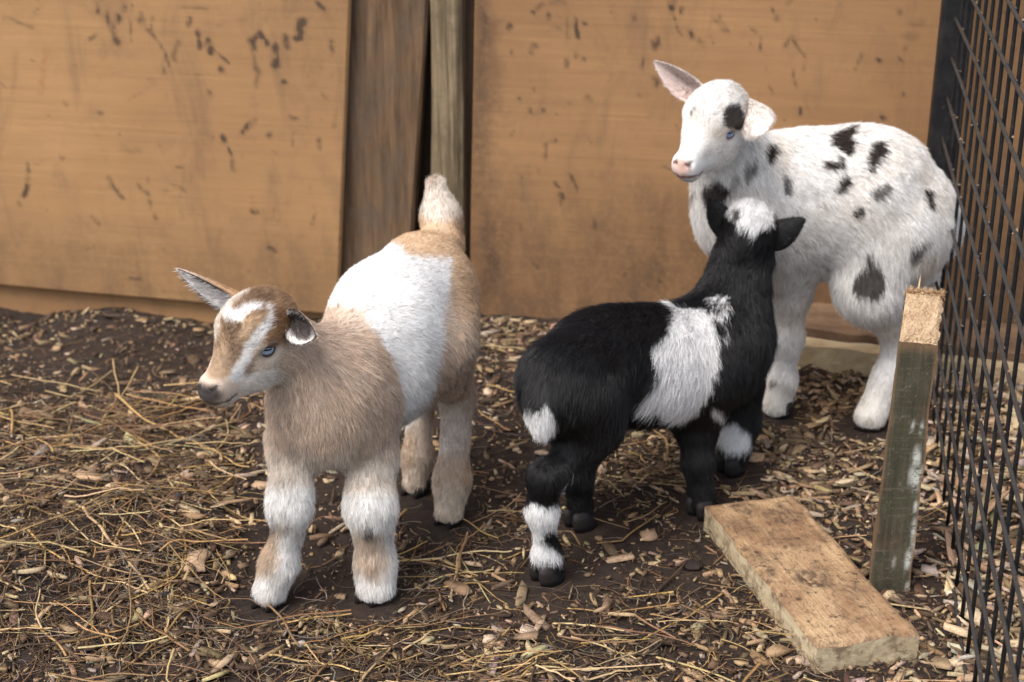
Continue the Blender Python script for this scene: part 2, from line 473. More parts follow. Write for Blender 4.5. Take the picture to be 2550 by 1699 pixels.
# marks on the left sheet, traced: ((points), half width, strength)
def c7(pts): return [(x * 0.5417, y * 0.5417) for x, y in pts]      # crop scale -> photo pixels
LEFT_MARKS = [
 (c7([(495, 65), (510, 130), (540, 205)]), 7, .85), (c7([(540, 85), (545, 105)]), 9, .8), (c7([(605, 20), (600, 190)]), 3, .45),
 (c7([(455, 45), (450, 60)]), 6, .6), (c7([(640, 90), (690, 150), (760, 260), (780, 300)]), 4, .55), (c7([(690, 145), (700, 70)]), 3, .5),
 (c7([(910, 145), (920, 215)]), 8, .7), (c7([(960, 190), (965, 240)]), 8, .85), (c7([(970, 220), (1050, 290)]), 3, .7),
 (c7([(1145, 215), (1200, 150), (1235, 200)]), 9, .8), (c7([(1150, 200), (1155, 225)]), 11, .85), (c7([(1275, 210), (1280, 270), (1265, 300)]), 10, .7),
 (c7([(1385, 100), (1375, 170)]), 11, .75), (c7([(1320, 160), (1330, 200)]), 11, .55), (c7([(1460, 15), (1490, 40)]), 8, .6), (c7([(1520, 190), (1530, 240)]), 7, .55),
 (c7([(815, 180), (795, 250), (810, 270)]), 8, .35), (c7([(1150, 250), (1190, 330), (1180, 400)]), 8, .4), (c7([(1310, 380), (1315, 382)]), 10, .75),
 (c7([(1010, 325), (1018, 327)]), 8, .6), (c7([(690, 370), (705, 380)]), 9, .3), (c7([(955, 415), (962, 440)]), 6, .5), (c7([(1165, 570), (1130, 610)]), 8, .8),
 (c7([(1035, 635), (1034, 655)]), 9, .85), (c7([(1050, 680), (1070, 770)]), 4, .75), (c7([(1068, 755), (1070, 775)]), 6, .8), (c7([(1330, 535), (1360, 535)]), 6, .45),
 (c7([(1470, 635), (1475, 675)]), 5, .6), (c7([(1240, 628), (1246, 632)]), 7, .5), (c7([(135, 750), (128, 810), (115, 900)]), 6, .8), (c7([(500, 820), (570, 915)]), 5, .45),
 (c7([(640, 850), (690, 890), (695, 950)]), 5, .4), (c7([(420, 1000), (460, 1030)]), 5, .35), (c7([(1165, 960), (1195, 968)]), 6, .7), (c7([(1430, 1020), (1440, 1040), (1458, 985)]), 4, .65),
 (c7([(1240, 1140), (1260, 1148)]), 8, .5), (c7([(1370, 1208), (1400, 1216)]), 6, .55), (c7([(560, 1290), (650, 1280)]), 5, .6), (c7([(720, 990), (730, 1000)]), 7, .45),
 (c7([(1555, 520), (1545, 590)]), 6, .45), (c7([(180, 1375), (190, 1382)]), 5, .5), (c7([(20, 90), (150, 130)]), 6, .3), (c7([(410, 185), (450, 155)]), 4, .55), (c7([(870, 80), (860, 110)]), 8, .55),
 (c7([(745, 270), (745, 330)]), 5, .4), (c7([(1430, 350), (1490, 460)]), 6, .25), (c7([(300, 480), (305, 500)]), 5, .35), (c7([(455, 515), (465, 520)]), 7, .4), (c7([(560, 680), (640, 700)]), 10, .18),
 (c7([(790, 850), (850, 880)]), 4, .3), (c7([(1140, 1240), (1142, 1246)]), 7, .4), (c7([(1250, 1270), (1260, 1275)]), 7, .35), (c7([(90, 930), (100, 940)]), 6, .3), (c7([(570, 25), (565, 45)]), 8, .5),
 (c7([(640, 60), (660, 120)]), 8, .3), (c7([(1100, 100), (1180, 60)]), 5, .3), (c7([(840, 30), (960, 40)]), 5, .3)]
LEFT_RUST = [(c7([(195, 250), (185, 440)]), 9, .5), (c7([(215, 240), (200, 260)]), 9, .35), (c7([(560, 1285), (600, 1295)]), 6, .5), (c7([(1165, 900), (1170, 930)]), 8, .3)]
def c2(pts): return [(1000 + x * 0.3189, y * 0.3189) for x, y in pts]
def c5(pts): return [(1500 + x * 0.3823, y * 0.3824) for x, y in pts]
RIGHT_MARKS = [
 (c2([(1030, 85), (1035, 95)]), 5, .8), (c2([(1145, 110), (1148, 170)]), 4, .7), (c2([(840, 210), (855, 216)]), 8, .75), (c2([(1345, 150), (1355, 210), (1365, 300)]), 5, .75), (c2([(1350, 430), (1360, 434)]), 6, .8),
 (c2([(1420, 180), (1425, 195)]), 5, .7), (c2([(1045, 360), (1015, 415)]), 6, .6), (c2([(875, 410), (870, 430)]), 4, .5), (c2([(1265, 480), (1280, 525)]), 6, .45), (c2([(1218, 240), (1222, 244)]), 5, .6),
 (c2([(905, 760), (908, 764)]), 5, .6), (c2([(1095, 860), (1090, 870)]), 5, .6), (c2([(990, 850), (1000, 890), (1050, 880)]), 5, .4), (c2([(1445, 760), (1460, 770)]), 9, .45), (c2([(1215, 1090), (1145, 1120), (1135, 1240)]), 5, .55),
 (c2([(1185, 1420), (1220, 1460), (1250, 1550)]), 6, .6), (c2([(940, 1385), (945, 1390)]), 5, .5), (c2([(1435, 455), (1437, 460)]), 5, .6), (c2([(1060, 60), (1110, 20)]), 5, .35), (c2([(640, 60), (650, 140), (640, 330)]), 9, .5),
 (c2([(700, 900), (700, 960)]), 6, .4), (c2([(1280, 160), (1290, 310)]), 4, .35), (c2([(1160, 20), (1260, 30)]), 8, .25),
 (c5([(450, 20), (450, 80)]), 7, .7), (c5([(455, 85), (480, 170), (505, 225)]), 3, .5), (c5([(510, 50), (508, 90)]), 4, .6), (c5([(575, 215), (580, 245)]), 7, .7), (c5([(375, 240), (365, 290)]), 8, .6), (c5([(340, 270), (350, 320)]), 8, .45),
 (c5([(640, 270), (660, 290)]), 8, .35), (c5([(725, 110), (790, 190)]), 6, .35), (c5([(750, 100), (820, 200)]), 4, .35), (c5([(1025, 240), (1022, 340)]), 3, .65), (c5([(1200, 30), (1225, 0)]), 5, .55), (c5([(1108, 50), (1110, 75)]), 4, .6),
 (c5([(1185, 290), (1240, 235), (1260, 280)]), 5, .45), (c5([(1260, 285), (1330, 400), (1300, 470)]), 4, .35), (c5([(1235, 460), (1260, 570)]), 4, .45), (c5([(1290, 710), (1290, 740)]), 5, .75), (c5([(1100, 570), (1112, 610)]), 4, .4),
 (c5([(1700, 350), (1640, 460)]), 4, .4), (c5([(1800, 385), (1805, 392)]), 6, .7), (c5([(1930, 75), (1935, 90)]), 7, .5), (c5([(1970, 310), (1940, 330)]), 5, .55), (c5([(1815, 740), (1835, 755)]), 7, .6), (c5([(1830, 750), (1860, 765)]), 4, .5),
 (c5([(2020, 160), (2090, 165)]), 10, .25), (c5([(1960, 240), (2050, 245)]), 10, .25), (c5([(1960, 620), (1962, 625)]), 5, .5), (c5([(345, 510), (350, 540)]), 9, .55), (c5([(265, 390), (255, 440)]), 5, .5), (c5([(200, 110), (205, 140)]), 6, .4),
 (c5([(1135, 120), (1130, 135)]), 6, .35), (c5([(960, 170), (990, 200)]), 5, .3), (c5([(1930, 390), (1935, 400)]), 5, .4), (c5([(240, 620), (250, 640)]), 6, .4),
 ([(1475, 545), (1480, 590)], 6, .5), ([(1565, 690), (1572, 700)], 9, .6), ([(1600, 690), (1612, 712)], 8, .5), ([(1420, 430), (1440, 480)], 6, .5), ([(1380, 455), (1400, 520)], 4, .4), ([(1330, 660), (1335, 670)], 9, .6), ([(1300, 560), (1310, 590)], 8, .35),
 ([(1640, 690), (1645, 700)], 8, .5), ([(1250, 740), (1260, 750)], 9, .5)]
LEFT_ZONES = [([(-200, 560), (900, 620), (900, 900), (-200, 900)], 110, .30), ([(640, -60), (900, -60), (880, 260), (640, 200)], 120, .16)]  # dimmer light at the sheet's foot, painted in along with mud splashes
RIGHT_ZONES = [([(1150, 480), (2700, 520), (2700, 1000), (1150, 1000)], 160, .44), ([(1160, -60), (1225, -60), (1235, 300), (1250, 600), (1300, 720), (1300, 830), (1160, 830)], 40, .55),  # shade painted over the lower sheet with mud; mud stain by the post
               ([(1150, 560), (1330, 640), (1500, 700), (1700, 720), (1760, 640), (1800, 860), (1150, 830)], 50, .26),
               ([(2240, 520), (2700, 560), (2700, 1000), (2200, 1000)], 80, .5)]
e0, e1 = edge(875, 0, 850, 700, 0.014)
lb = np.array(on_wall(0, 711, 0.014)); rb = np.array(on_wall(530, 758, 0.014))
lsl = (rb - lb) / (rb[0] - lb[0])
sL = -1.15
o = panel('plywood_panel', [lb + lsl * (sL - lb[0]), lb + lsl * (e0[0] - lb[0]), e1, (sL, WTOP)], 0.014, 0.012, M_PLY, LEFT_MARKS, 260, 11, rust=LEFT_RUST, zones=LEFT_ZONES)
tag(o, 'large pale plywood sheet with muddy flicks left of the upright boards', 'wall panel')
o = panel('skirting_board', [(-1.16, -0.12), (e0[0] - 0.02, -0.12), (e0[0] - 0.02, 0.10), (-1.16, 0.16)], -0.001, 0.014, M_PLY2, (), 20, 15, dense=0.008)
tag(o, 'long low board peeping out under the left plywood sheet', 'board')
a0, a1 = edge(872, 0, 846, 700, -0.004); b0, b1 = edge(1066, 0, 1033, 500, -0.004)
tag(board('wide_plank', (a0[0] - 0.02, -0.08), b0, b1, (a1[0] - 0.02, WTOP), -0.004, 0.022, M_PLANK, 3), 'wide weathered brown plank standing beside the left plywood sheet', 'plank')
a0, a1 = edge(1070, 0, 1071, 430, 0.012); b0, b1 = edge(1147, 0, 1150, 430, 0.012)
tag(board('narrow_post', a0, b0, b1, a1, 0.012, 0.045, M_POST, 5, rounded=0.008), 'narrow grey grainy post behind the raised tail', 'post')
a0, a1 = edge(1149, 0, 1150, 430, -0.022); b0, b1 = edge(1186, 0, 1178, 430, -0.022)  # added strip: the post's shaded side, done as dark colour
tag(board('shade_strip', a0, b0, b1, a1, -0.022, 0.02, M_SHADE, 6), 'dark brown strip of painted shade between narrow post and right plywood sheet', 'shade strip')
c0, c1 = edge(1183, 0, 1176, 430, -0.006)
rb2 = on_wall(2500, 858, -0.006)
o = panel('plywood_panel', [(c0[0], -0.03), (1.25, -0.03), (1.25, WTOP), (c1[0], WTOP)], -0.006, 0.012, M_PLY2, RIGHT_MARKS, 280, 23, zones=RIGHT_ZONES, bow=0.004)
tag(o, 'large tan plywood sheet behind the black and spotted goats', 'wall panel')
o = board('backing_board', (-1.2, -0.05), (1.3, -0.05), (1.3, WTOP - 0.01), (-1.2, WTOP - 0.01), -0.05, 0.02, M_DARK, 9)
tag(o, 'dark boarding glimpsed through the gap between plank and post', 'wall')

# ------------------------------------------------------------------ timber lying on the soil along the wall
def jag_block(name, corners_top, z_top, z_bot, mat, n=(60, 10), rough=0.0015, seed=1, parent=None, round_=0.003, dips=()):
    """a sawn block: four top corners (x,y) in order, finely divided, with worn edges"""
    c = [np.array(k[:2], float) for k in corners_top]
    zt = z_top if hasattr(z_top, '__len__') else [z_top] * 4
    n1, n2 = n
    def patch(fn, a, b):
        u, w = np.meshgrid(np.linspace(0, 1, a), np.linspace(0, 1, b), indexing='ij')
        return fn(u, w), a, b
    def top(u, w):
        u_, w_ = u[..., None], w[..., None]
        q = (c[0] * (1 - u_) + c[1] * u_) * (1 - w_) + (c[3] * (1 - u_) + c[2] * u_) * w_
        z = (zt[0] * (1 - u) + zt[1] * u) * (1 - w) + (zt[3] * (1 - u) + zt[2] * u) * w
        return np.concatenate([q, z[..., None]], -1)
    bm_V = []; bm_F = []
    def add(V, a, b, flip):
        base = sum(len(x) for x in bm_V)
        idx = base + np.arange(a * b).reshape(a, b)
        q = np.stack([idx[:-1, :-1], idx[1:, :-1], idx[1:, 1:], idx[:-1, 1:]], -1).reshape(-1, 4)
        bm_V.append(V.reshape(-1, 3)); bm_F.append(q[:, ::-1] if flip else q)
    T, a, b = patch(top, n1, n2); add(T, a, b, False)
    def side(i, j, m):
        u, w = np.meshgrid(np.linspace(0, 1, m), np.linspace(0, 1, 6), indexing='ij')
        q = c[i] * (1 - u[..., None]) + c[j] * u[..., None]
        z = (zt[i] * (1 - u) + zt[j] * u) * w + z_bot * (1 - w)
        return np.concatenate([q, z[..., None]], -1)
    for i, j, m in ((0, 1, n1), (1, 2, n2), (2, 3, n1), (3, 0, n2)):
        add(side(i, j, m), m, 6, False)
    V = np.concatenate(bm_V); Fq = np.concatenate(bm_F)
    cen = V.mean(0)
    ctr2 = np.mean(c, axis=0)
    # round the arrises and let the faces wander a little
    e = vnoise3(V * 30, seed) * rough + vnoise3(V * 110, seed + 5) * rough * 0.5
    V = V + e
    for (dx, dy, r, dep) in dips:
        dd = np.hypot(V[:, 0] - dx, V[:, 1] - dy)
        V[:, 2] -= dep * smooth(r, 0, dd) * (V[:, 2] > np.mean(zt) - 0.006)
    me_o = mesh_obj(name, V, Fq, mat, parent)
    return me_o

M_SLEEPER = timber_material('old_sleeper', (0.12, 0.072, 0.042), (0.20, 0.125, 0.075), (0.07, 0.042, 0.026), (3, 60, 60), 0)
M_SAWN = timber_material('sawn_edge', (0.40, 0.30, 0.17), (0.52, 0.41, 0.25), (0.30, 0.21, 0.12), (3, 60, 60), 0.3)
p0 = G(1980, 914); p1 = G(2384, 966)
ax = (p1 - p0); ax = ax / np.linalg.norm(ax)
q0 = p0 - ax * 0.09; q1 = p0 + ax * 0.46
bk = np.array([-ax[1], ax[0], 0])
zt = 0.036
dep = 0.11
root = empty('timber_sleeper', tuple((q0 + q1) / 2))
tag(root, 'old timber lying along the wall foot behind the spotted goat', 'timber')
def quad4(a, b, d): return [a, b, b + bk * d, a + bk * d]
jag_block('beam', quad4(q0, q1, 0.028), zt, -0.03, M_SAWN, (50, 6), 0.0015, 3, root)
jag_block('top_board', quad4(q0 + bk * 0.031, q1 + bk * 0.031, dep), zt + 0.012, -0.03, M_SLEEPER, (50, 10), 0.0025, 4, root)

# ------------------------------------------------------------------ loose board on the ground
def board_material():
    k = NT('dirty_board')
    v = k.obj()
    gr = k.noise(k.obj((70, 3.5, 70), (0, 0, 0)), 1.0, 7, 0.65, 0.5)
    fine = k.noise(k.obj((260, 14, 260)), 1.0, 4, 0.6)
    bl = k.noise(v, 16, 8, 0.68, 0.3); sp = k.noise(v, 85, 6, 0.7)
    wd = k.noise(v, 34, 8, 0.75, 1.0); hi = k.noise(v, 240, 5, 0.75)
    col = k.mix(k.mapr(gr, 0.3, 0.7), (0.30, 0.188, 0.096), (0.47, 0.335, 0.195))
    col = k.mix(k.mapr(bl, 0.36, 0.62, 0, 0.85), col, (0.185, 0.100, 0.052))
    col = k.mix(k.mapr(fine, 0.50, 0.70, 0, 0.70), col, (0.19, 0.105, 0.048))
    col = k.mix(k.mapr(wd, 0.52, 0.68, 0, 0.80), col, (0.120, 0.066, 0.036))
    col = k.mix(k.mapr(sp, 0.56, 0.66, 0, 0.90), col, (0.045, 0.026, 0.017))
    col = k.mix(k.mapr(hi, 0.58, 0.72, 0, 0.55), col, (0.55, 0.42, 0.27))
    s2 = k.noise(k.obj((330, 120, 330)), 1.0, 5, 0.75); s3 = k.noise(k.obj((120, 60, 120)), 1.0, 7, 0.75, 1.2)
    col = k.mix(k.mapr(s3, 0.55, 0.66, 0, 0.75), col, (0.105, 0.062, 0.036))
    col = k.mix(k.mapr(s2, 0.57, 0.66, 0, 0.85), col, (0.050, 0.030, 0.020))
    d = k.attr('dirt_shade')
    col = k.mix(k.math('MULTIPLY', d.outputs['Fac'], k.mapr(s3, 0.40, 0.56, 0.12, 1)), col, (0.056, 0.034, 0.022))
    k.bump(k.math('ADD', k.math('ADD', gr, k.math('MULTIPLY', sp, 0.8)), k.math('MULTIPLY', fine, 0.5)), 0.8, 0.003)
    return k.fin(col, 0.75, 0.25)
def side_material(name):
    k = NT(name)
    v = k.obj()
    gr = k.noise(k.obj((60, 4, 130)), 1.0, 6, 0.6, 0.3); sp = k.noise(v, 55, 6, 0.7)
    col = k.mix(k.mapr(gr, 0.3, 0.7), (0.33, 0.255, 0.155), (0.50, 0.42, 0.28))
    col = k.mix(k.mapr(sp, 0.47, 0.62, 0, 0.85), col, (0.13, 0.085, 0.05))
    k.bump(gr, 0.4, 0.002)
    return k.fin(col, 0.75, 0.25)
M_BOARD = board_material(); M_BSIDE = side_material('board_edge')
zb = 0.031
bA, bB, bC, bD = [G(x, y, z) for x, y, z in ((1777, 1268, zb), (1970, 1217, zb), (2254, 1570, zb), (2053, 1616, zb))]
root = empty('loose_board', tuple(((bA + bC) / 2)[:2]) + (0,))
tag(root, 'short muddy wooden board lying flat in front of the upright stake', 'board')
ly = nrm(bA - bD); lx = np.cross(ly, [0, 0, 1])
def board_part(name, pts, z0, z1, mat, seed, n):
    V = []
    return None
# the body is built in the board's own frame so that the grain follows it
wB = np.linalg.norm(bB - bA); lB = (np.linalg.norm(bA - bD) + np.linalg.norm(bB - bC)) / 2
ctr = (bA + bB + bC + bD) / 4
yaw = math.atan2(ly[1], ly[0]) - math.pi / 2
root.location = (ctr[0], ctr[1], 0); root.rotation_euler = (0, 0, yaw)
def local_obj(name, V, Fq, mat, parent, attrs=None, smooth_shade=False):
    me = bpy.data.meshes.new(name); me.from_pydata([tuple(v) for v in V], [], [tuple(f) for f in Fq]); me.update()
    for nm, val in (attrs or {}).items():
        a = me.attributes.new(nm, 'FLOAT', 'POINT'); a.data.foreach_set('value', np.asarray(val, F32))
    me.materials.append(mat)
    if smooth_shade: me.polygons.foreach_set('use_smooth', np.ones(len(me.polygons), bool))
    return link(bpy.data.objects.new(name, me), parent)
def grid_faces(a, b, base=0):
    idx = base + np.arange(a * b).reshape(a, b)
    return np.stack([idx[:-1, :-1], idx[1:, :-1], idx[1:, 1:], idx[:-1, 1:]], -1).reshape(-1, 4)
na, nb_ = 40, 90
u, w = np.meshgrid(np.linspace(-1, 1, na), np.linspace(-1, 1, nb_), indexing='ij')
x = u * wB / 2; y = w * lB / 2
ex = np.minimum(1 - np.abs(u), 1) * wB / 2; ey = (1 - np.abs(w)) * lB / 2
em = np.minimum(ex, ey)
jw = 0.0007 * vnoise(np.stack([x, y], -1) * 60, 4)
z = zb + 0.0008 * vnoise(np.stack([x, y], -1) * 40, 3) - (0.0035 + 0.003 * vnoise(np.stack([x, y], -1) * 45, 6)) * smooth(0.005, 0, em) - 0.004 * smooth(0.016, 0.0, np.hypot(x + 0.01, y + 0.035)) * (vnoise(np.stack([x, y], -1) * 120, 8) > -0.2)
x = x + jw * smooth(0.01, 0, ex) * -np.sign(u) * 1.0; y = y + jw * smooth(0.01, 0, ey) * -np.sign(w)
sdd = np.zeros(x.shape)
for (bx, by, br, ba) in ((-0.005, -0.03, 0.026, .95), (0.012, -0.015, 0.016, .7), (-0.03, 0.02, 0.022, .6), (0.02, 0.10, 0.03, .8), (-0.03, 0.09, 0.03, .6), (0.035, 0.05, 0.02, .5), (-0.045, -0.01, 0.018, .8), (0.03, -0.06, 0.02, .5), (-0.01, 0.13, 0.02, .7), (0.0, 0.055, 0.03, .4)):
    dd = np.hypot(x - bx, (y - by)) + 0.014 * fbm(np.stack([x, y], -1) * 70, 3, 12)
    sdd = np.maximum(sdd, ba * smooth(br, br * 0.3, dd))
sdd = np.maximum(sdd, 0.55 * smooth(0.006, 0.0, em))
local_obj('board_top', np.stack([x, y, z], -1).reshape(-1, 3), grid_faces(na, nb_), M_BOARD, root, {'dirt_shade': sdd.reshape(-1)}, True)
edge_idx = []
def skirt(name, xs, ys, zs):
    m = len(xs); rows = 7
    V = []
    for r in range(rows):
        t = r / (rows - 1)
        k = 0.0012 * (t > 0)
        V += [(xx, yy, zz * (1 - t) - 0.02 * t) for xx, yy, zz in zip(xs, ys, zs)]
    idx = np.arange(m * rows).reshape(rows, m)
    Fq = np.stack([idx[:-1, :-1], idx[1:, :-1], idx[1:, 1:], idx[:-1, 1:]], -1).reshape(-1, 4)
    V = np.array(V); V[m:] += vnoise3(V[m:] * 90, 5) * np.array([0.0005, 0.0005, 0])
    local_obj(name, V, Fq, M_BSIDE, root)
skirt('board_edge', x[0, :], y[0, :], z[0, :]); skirt('board_edge', x[:, 0][::-1], y[:, 0][::-1], z[:, 0][::-1])
skirt('board_edge', x[-1, ::-1], y[-1, ::-1], z[-1, ::-1]); skirt('board_edge', x[:, -1], y[:, -1], z[:, -1])

# ------------------------------------------------------------------ upright stake with a ragged sawn top
def stake_material():
    k = NT('mossy_stake')
    v = k.obj()
    gr = k.noise(k.obj((150, 150, 5)), 1.0, 6, 0.65, 0.4); bl = k.noise(v, 22, 8, 0.68, 0.6); fi = k.noise(v, 230, 5, 0.78)
    sc = k.noise(k.obj((30, 30, 330)), 1.0, 5, 0.7)
    col = k.mix(k.mapr(gr, 0.3, 0.7), (0.022, 0.019, 0.012), (0.075, 0.062, 0.040))
    col = k.mix(k.mapr(bl, 0.40, 0.62, 0, 0.70), col, (0.040, 0.042, 0.022))
    col = k.mix(k.mapr(bl, 0.46, 0.30, 0, 0.55), col, (0.100, 0.068, 0.040))
    col = k.mix(k.mapr(fi, 0.56, 0.70, 0, 0.60), col, (0.20, 0.18, 0.125))
    col = k.mix(k.mapr(sc, 0.58, 0.72, 0, 0.55), col, (0.16, 0.145, 0.10))
    p = k.attr('paint')
    col = k.mix(k.math('MULTIPLY', p.outputs['Fac'], k.mapr(k.noise(k.obj((70, 70, 120)), 1.0, 7, 0.8), 0.40, 0.52)), col, (0.46, 0.47, 0.43))
    b2 = k.attr('bare')
    col = k.mix(b2.outputs['Fac'], col, (0.20, 0.115, 0.062))
    k.bump(k.math('ADD', gr, k.math('MULTIPLY', fi, 0.7)), 0.7, 0.002)
    return k.fin(col, 0.7, 0.3)
def cut_material():
    k = NT('ragged_cut')
    v = k.obj()
    a = k.noise(v, 90, 7, 0.75); b = k.noise(v, 420, 5, 0.7)
    col = k.mix(k.mapr(a, 0.32, 0.68), (0.34, 0.215, 0.125), (0.60, 0.46, 0.30))
    col = k.mix(k.mapr(b, 0.55, 0.75, 0, 0.7), col, (0.28, 0.155, 0.075))
    k.bump(k.math('ADD', a, b), 0.9, 0.003)
    return k.fin(col, 0.85, 0.2)
M_STAKE = stake_material(); M_CUT = cut_material()
def seg_solve(px, py, Y): return P(px, py, Y)
YS = 1.425
# front face corners at the base and at the front edge of the cut
fbl = P(2160, 1472, YS); fbr = P(2264, 1476, YS); ftl = P(2240, 850, YS + 0.012); ftr = P(2336, 858, YS + 0.012)
btl = P(2258, 724, YS + 0.060); btr = P(2348, 730, YS + 0.060)
root = empty('wooden_stake', (float((fbl + fbr)[0] / 2), YS + 0.02, 0))
tag(root, 'upright mossy green wooden stake with pale ragged sawn top', 'stake')
fbl[2] = fbr[2] = -0.03
bbl = fbl + np.array([0.0105, 0.048, 0]); bbr = fbr + np.array([0.0, 0.048, 0])
def quadgrid(a, b, c, d, n, m):     # a-b bottom, d-c top
    u, w = np.meshgrid(np.linspace(0, 1, n), np.linspace(0, 1, m), indexing='ij')
    u = u[..., None]; w = w[..., None]
    return (a * (1 - u) + b * u) * (1 - w) + (d * (1 - u) + c * u) * w, u[..., 0], w[..., 0]
Vs = []; Fs = []; paint = []; bare = []
def addq(a, b, c, d, n, m, front=False, side=0):
    q, u, w = quadgrid(a, b, c, d, n, m)
    base = sum(len(x) for x in Vs)
    pt = np.zeros(u.shape)
    if front:
        for (x0, y0, r, s) in ((0.80, 0.60, 0.10, 1), (0.88, 0.52, 0.12, 1), (0.95, 0.34, 0.10, 1), (0.88, 0.22, 0.10, 1), (0.55, 0.21, 0.05, .5), (0.62, 0.71, 0.05, .75), (0.84, 0.705, 0.05, .7), (0.92, 0.42, 0.06, 1), (0.75, 0.53, 0.10, .8), (0.8, 0.03, 0.12, .6), (0.96, 0.12, 0.06, 1), (0.97, 0.28, 0.06, 1)):
            pt = np.maximum(pt, s * smooth(r * 1.3, r * 0.2, np.hypot((u - x0), (w - y0) * 2.2)))
    br = smooth(0.95, 1.0, w) * 0.6 if front else np.full(u.shape, 0.55 * side)
    if front: br = np.maximum(br, 0.75 * smooth(0.95, 1.0, u)); br = np.maximum(br, 0.6 * smooth(0.04, 0.0, u))
    Vs.append(q.reshape(-1, 3)); Fs.append(grid_faces(n, m, base)); paint.append(pt.reshape(-1)); bare.append(br.reshape(-1))
addq(fbl, fbr, ftr, ftl, 14, 70, True); addq(bbl, fbl, ftl, btl, 8, 70, side=1); addq(fbr, bbr, btr, ftr, 8, 70, side=1); addq(bbr, bbl, btl, btr, 8, 70, side=1)
V = np.concatenate(Vs)
V = V + vnoise3(V * 40, 31) * 0.0013 + vnoise3(V * np.array([160, 160, 30]), 32) * 0.0006
mesh_obj('post', V, np.concatenate(Fs), M_STAKE, root, attrs={'paint': np.concatenate(paint), 'bare': np.concatenate(bare)})
q, u, w = quadgrid(ftl, ftr, btr, btl, 64, 64)
em = np.minimum(np.minimum(u, 1 - u), np.minimum(w, 1 - w))
nrmC = nrm(np.cross(ftr - ftl, btl - ftl))
hh = 0.0016 * fbm(q * 110, 3, 41) + 0.0009 * vnoise(q * 700, 43) - 0.003 * smooth(0.12, 0, em) + 0.002
q = q + nrmC * hh[..., None] + np.array([1, 0, 0]) * (0.003 * vnoise(q * 130, 44) * smooth(0.75, 1.0, u))[..., None]
mesh_obj('cut_top', q.reshape(-1, 3), grid_faces(64, 64), M_CUT, root)
mb = MB()
rg = np.random.default_rng(5)
for i in range(900):
    uu, ww = rg.uniform(0.02, 0.98), rg.uniform(0, 1)
    if rg.random() < 0.35: ww = 1 - abs(rg.normal(0, 0.03)); ww = min(max(ww, 0), 1)
    b = (ftl * (1 - uu) + ftr * uu) * (1 - ww) + (btl * (1 - uu) + btr * uu) * ww
    L = rg.uniform(0.0015, 0.0045) * (1.7 if ww > 0.93 else 1)
    if i == 3: L = 0.017; b = ftl * 0.6 * 0 + btl * 0.68 + btr * 0.32
    d = nrm(nrmC + rg.normal(0, 0.75, 3)) if i != 3 else nrm(np.array([0.1, 0.1, 1.0]))
    c = (0.60, 0.43, 0.26) if rg.random() < 0.7 else (0.34, 0.20, 0.10)
    mb.tube([b - nrmC * 0.001, b + d * L * 0.55, b + d * L + rg.normal(0, 0.0006, 3)], [0.00035, 0.0003, 0.0001] if i != 3 else [0.0014, 0.0009, 0.0003], 3, c, False)
def vcol_material(name, rough=0.75, spec=0.25, grain=None):
    k = NT(name)
    a = k.attr('col')
    col = a.outputs['Color']
    if grain:
        n = k.noise(k.obj(), grain, 5, 0.7)
        col = k.mix(k.mapr(n, 0.35, 0.68, 0, 0.65), col, (0.45, 0.40, 0.38), 'MULTIPLY')
        k.bump(n, 0.4, 0.001)
    return k.fin(col, rough, spec)
M_FIBRE = vcol_material('wood_fibre', 0.85)
o = mb.build('wood_fibre', M_FIBRE, root); o['kind'] = 'stuff'

# ------------------------------------------------------------------ wire fence panel
def fence_material(name, base, rust):
    k = NT(name)
    v = k.obj()
    n = k.noise(v, 130, 6, 0.7); n2 = k.noise(v, 40, 5, 0.6)
    col = k.mix(k.mapr(n, 0.56, 0.72, 0, rust), base, (0.115, 0.085, 0.065))
    col = k.mix(k.mapr(n2, 0.45, 0.75, 0, 0.40), col, (0.034, 0.030, 0.028))
    k.bump(n, 0.25, 0.001)
    return k.fin(col, k.mapr(n2, 0.3, 0.7, 0.5, 0.75), 0.22)
M_FRAME = fence_material('black_frame_paint', (0.0075, 0.0075, 0.0085), 0.25)
M_WIRE = fence_material('black_wire', (0.0075, 0.0075, 0.0085), 0.35)
M_HWIRE = fence_material('dusty_black_wire', (0.030, 0.027, 0.025), 0.8)
FA = np.array([0.434, 1.261, 0]); FD = nrm(np.array([0.181, 0.983, 0]))
froot = empty('wire_fence', tuple(FA + FD * 0.5))
tag(froot, 'black welded wire mesh fence panel at the right of the pen', 'fence')
FN = np.array([FD[1], -FD[0], 0])
def fpt(s, z, off=0.0): return FA + FD * s + np.array([0, 0, z]) + FN * off
S_END = 0.795
STEP = 0.0536
FTOP = 1.02
k = 0
z = 0.006
rg = np.random.default_rng(77)
while z < FTOP:
    mb = MB()
    pts = [fpt(s, z + 0.0012 * math.sin(s * 9 + k), -0.0023 + 0.0005 * math.sin(s * 7 + k * 2)) for s in np.linspace(-0.75, S_END - 0.004, 26)]
    mb.tube(pts, 0.0021, 8)
    mb.build('horizontal_wire', M_HWIRE, froot, True)
    z += STEP; k += 1
s = S_END - 0.028; k = 0
while s > -0.75:
    mb = MB()
    pts = [fpt(s + 0.0009 * math.sin(z * 8 + k), z, 0.0021) for z in np.linspace(-0.002, FTOP, 14)]
    mb.tube(pts, 0.0021, 8)
    mb.build('vertical_wire', M_WIRE, froot, True)
    s -= 0.066; k += 1
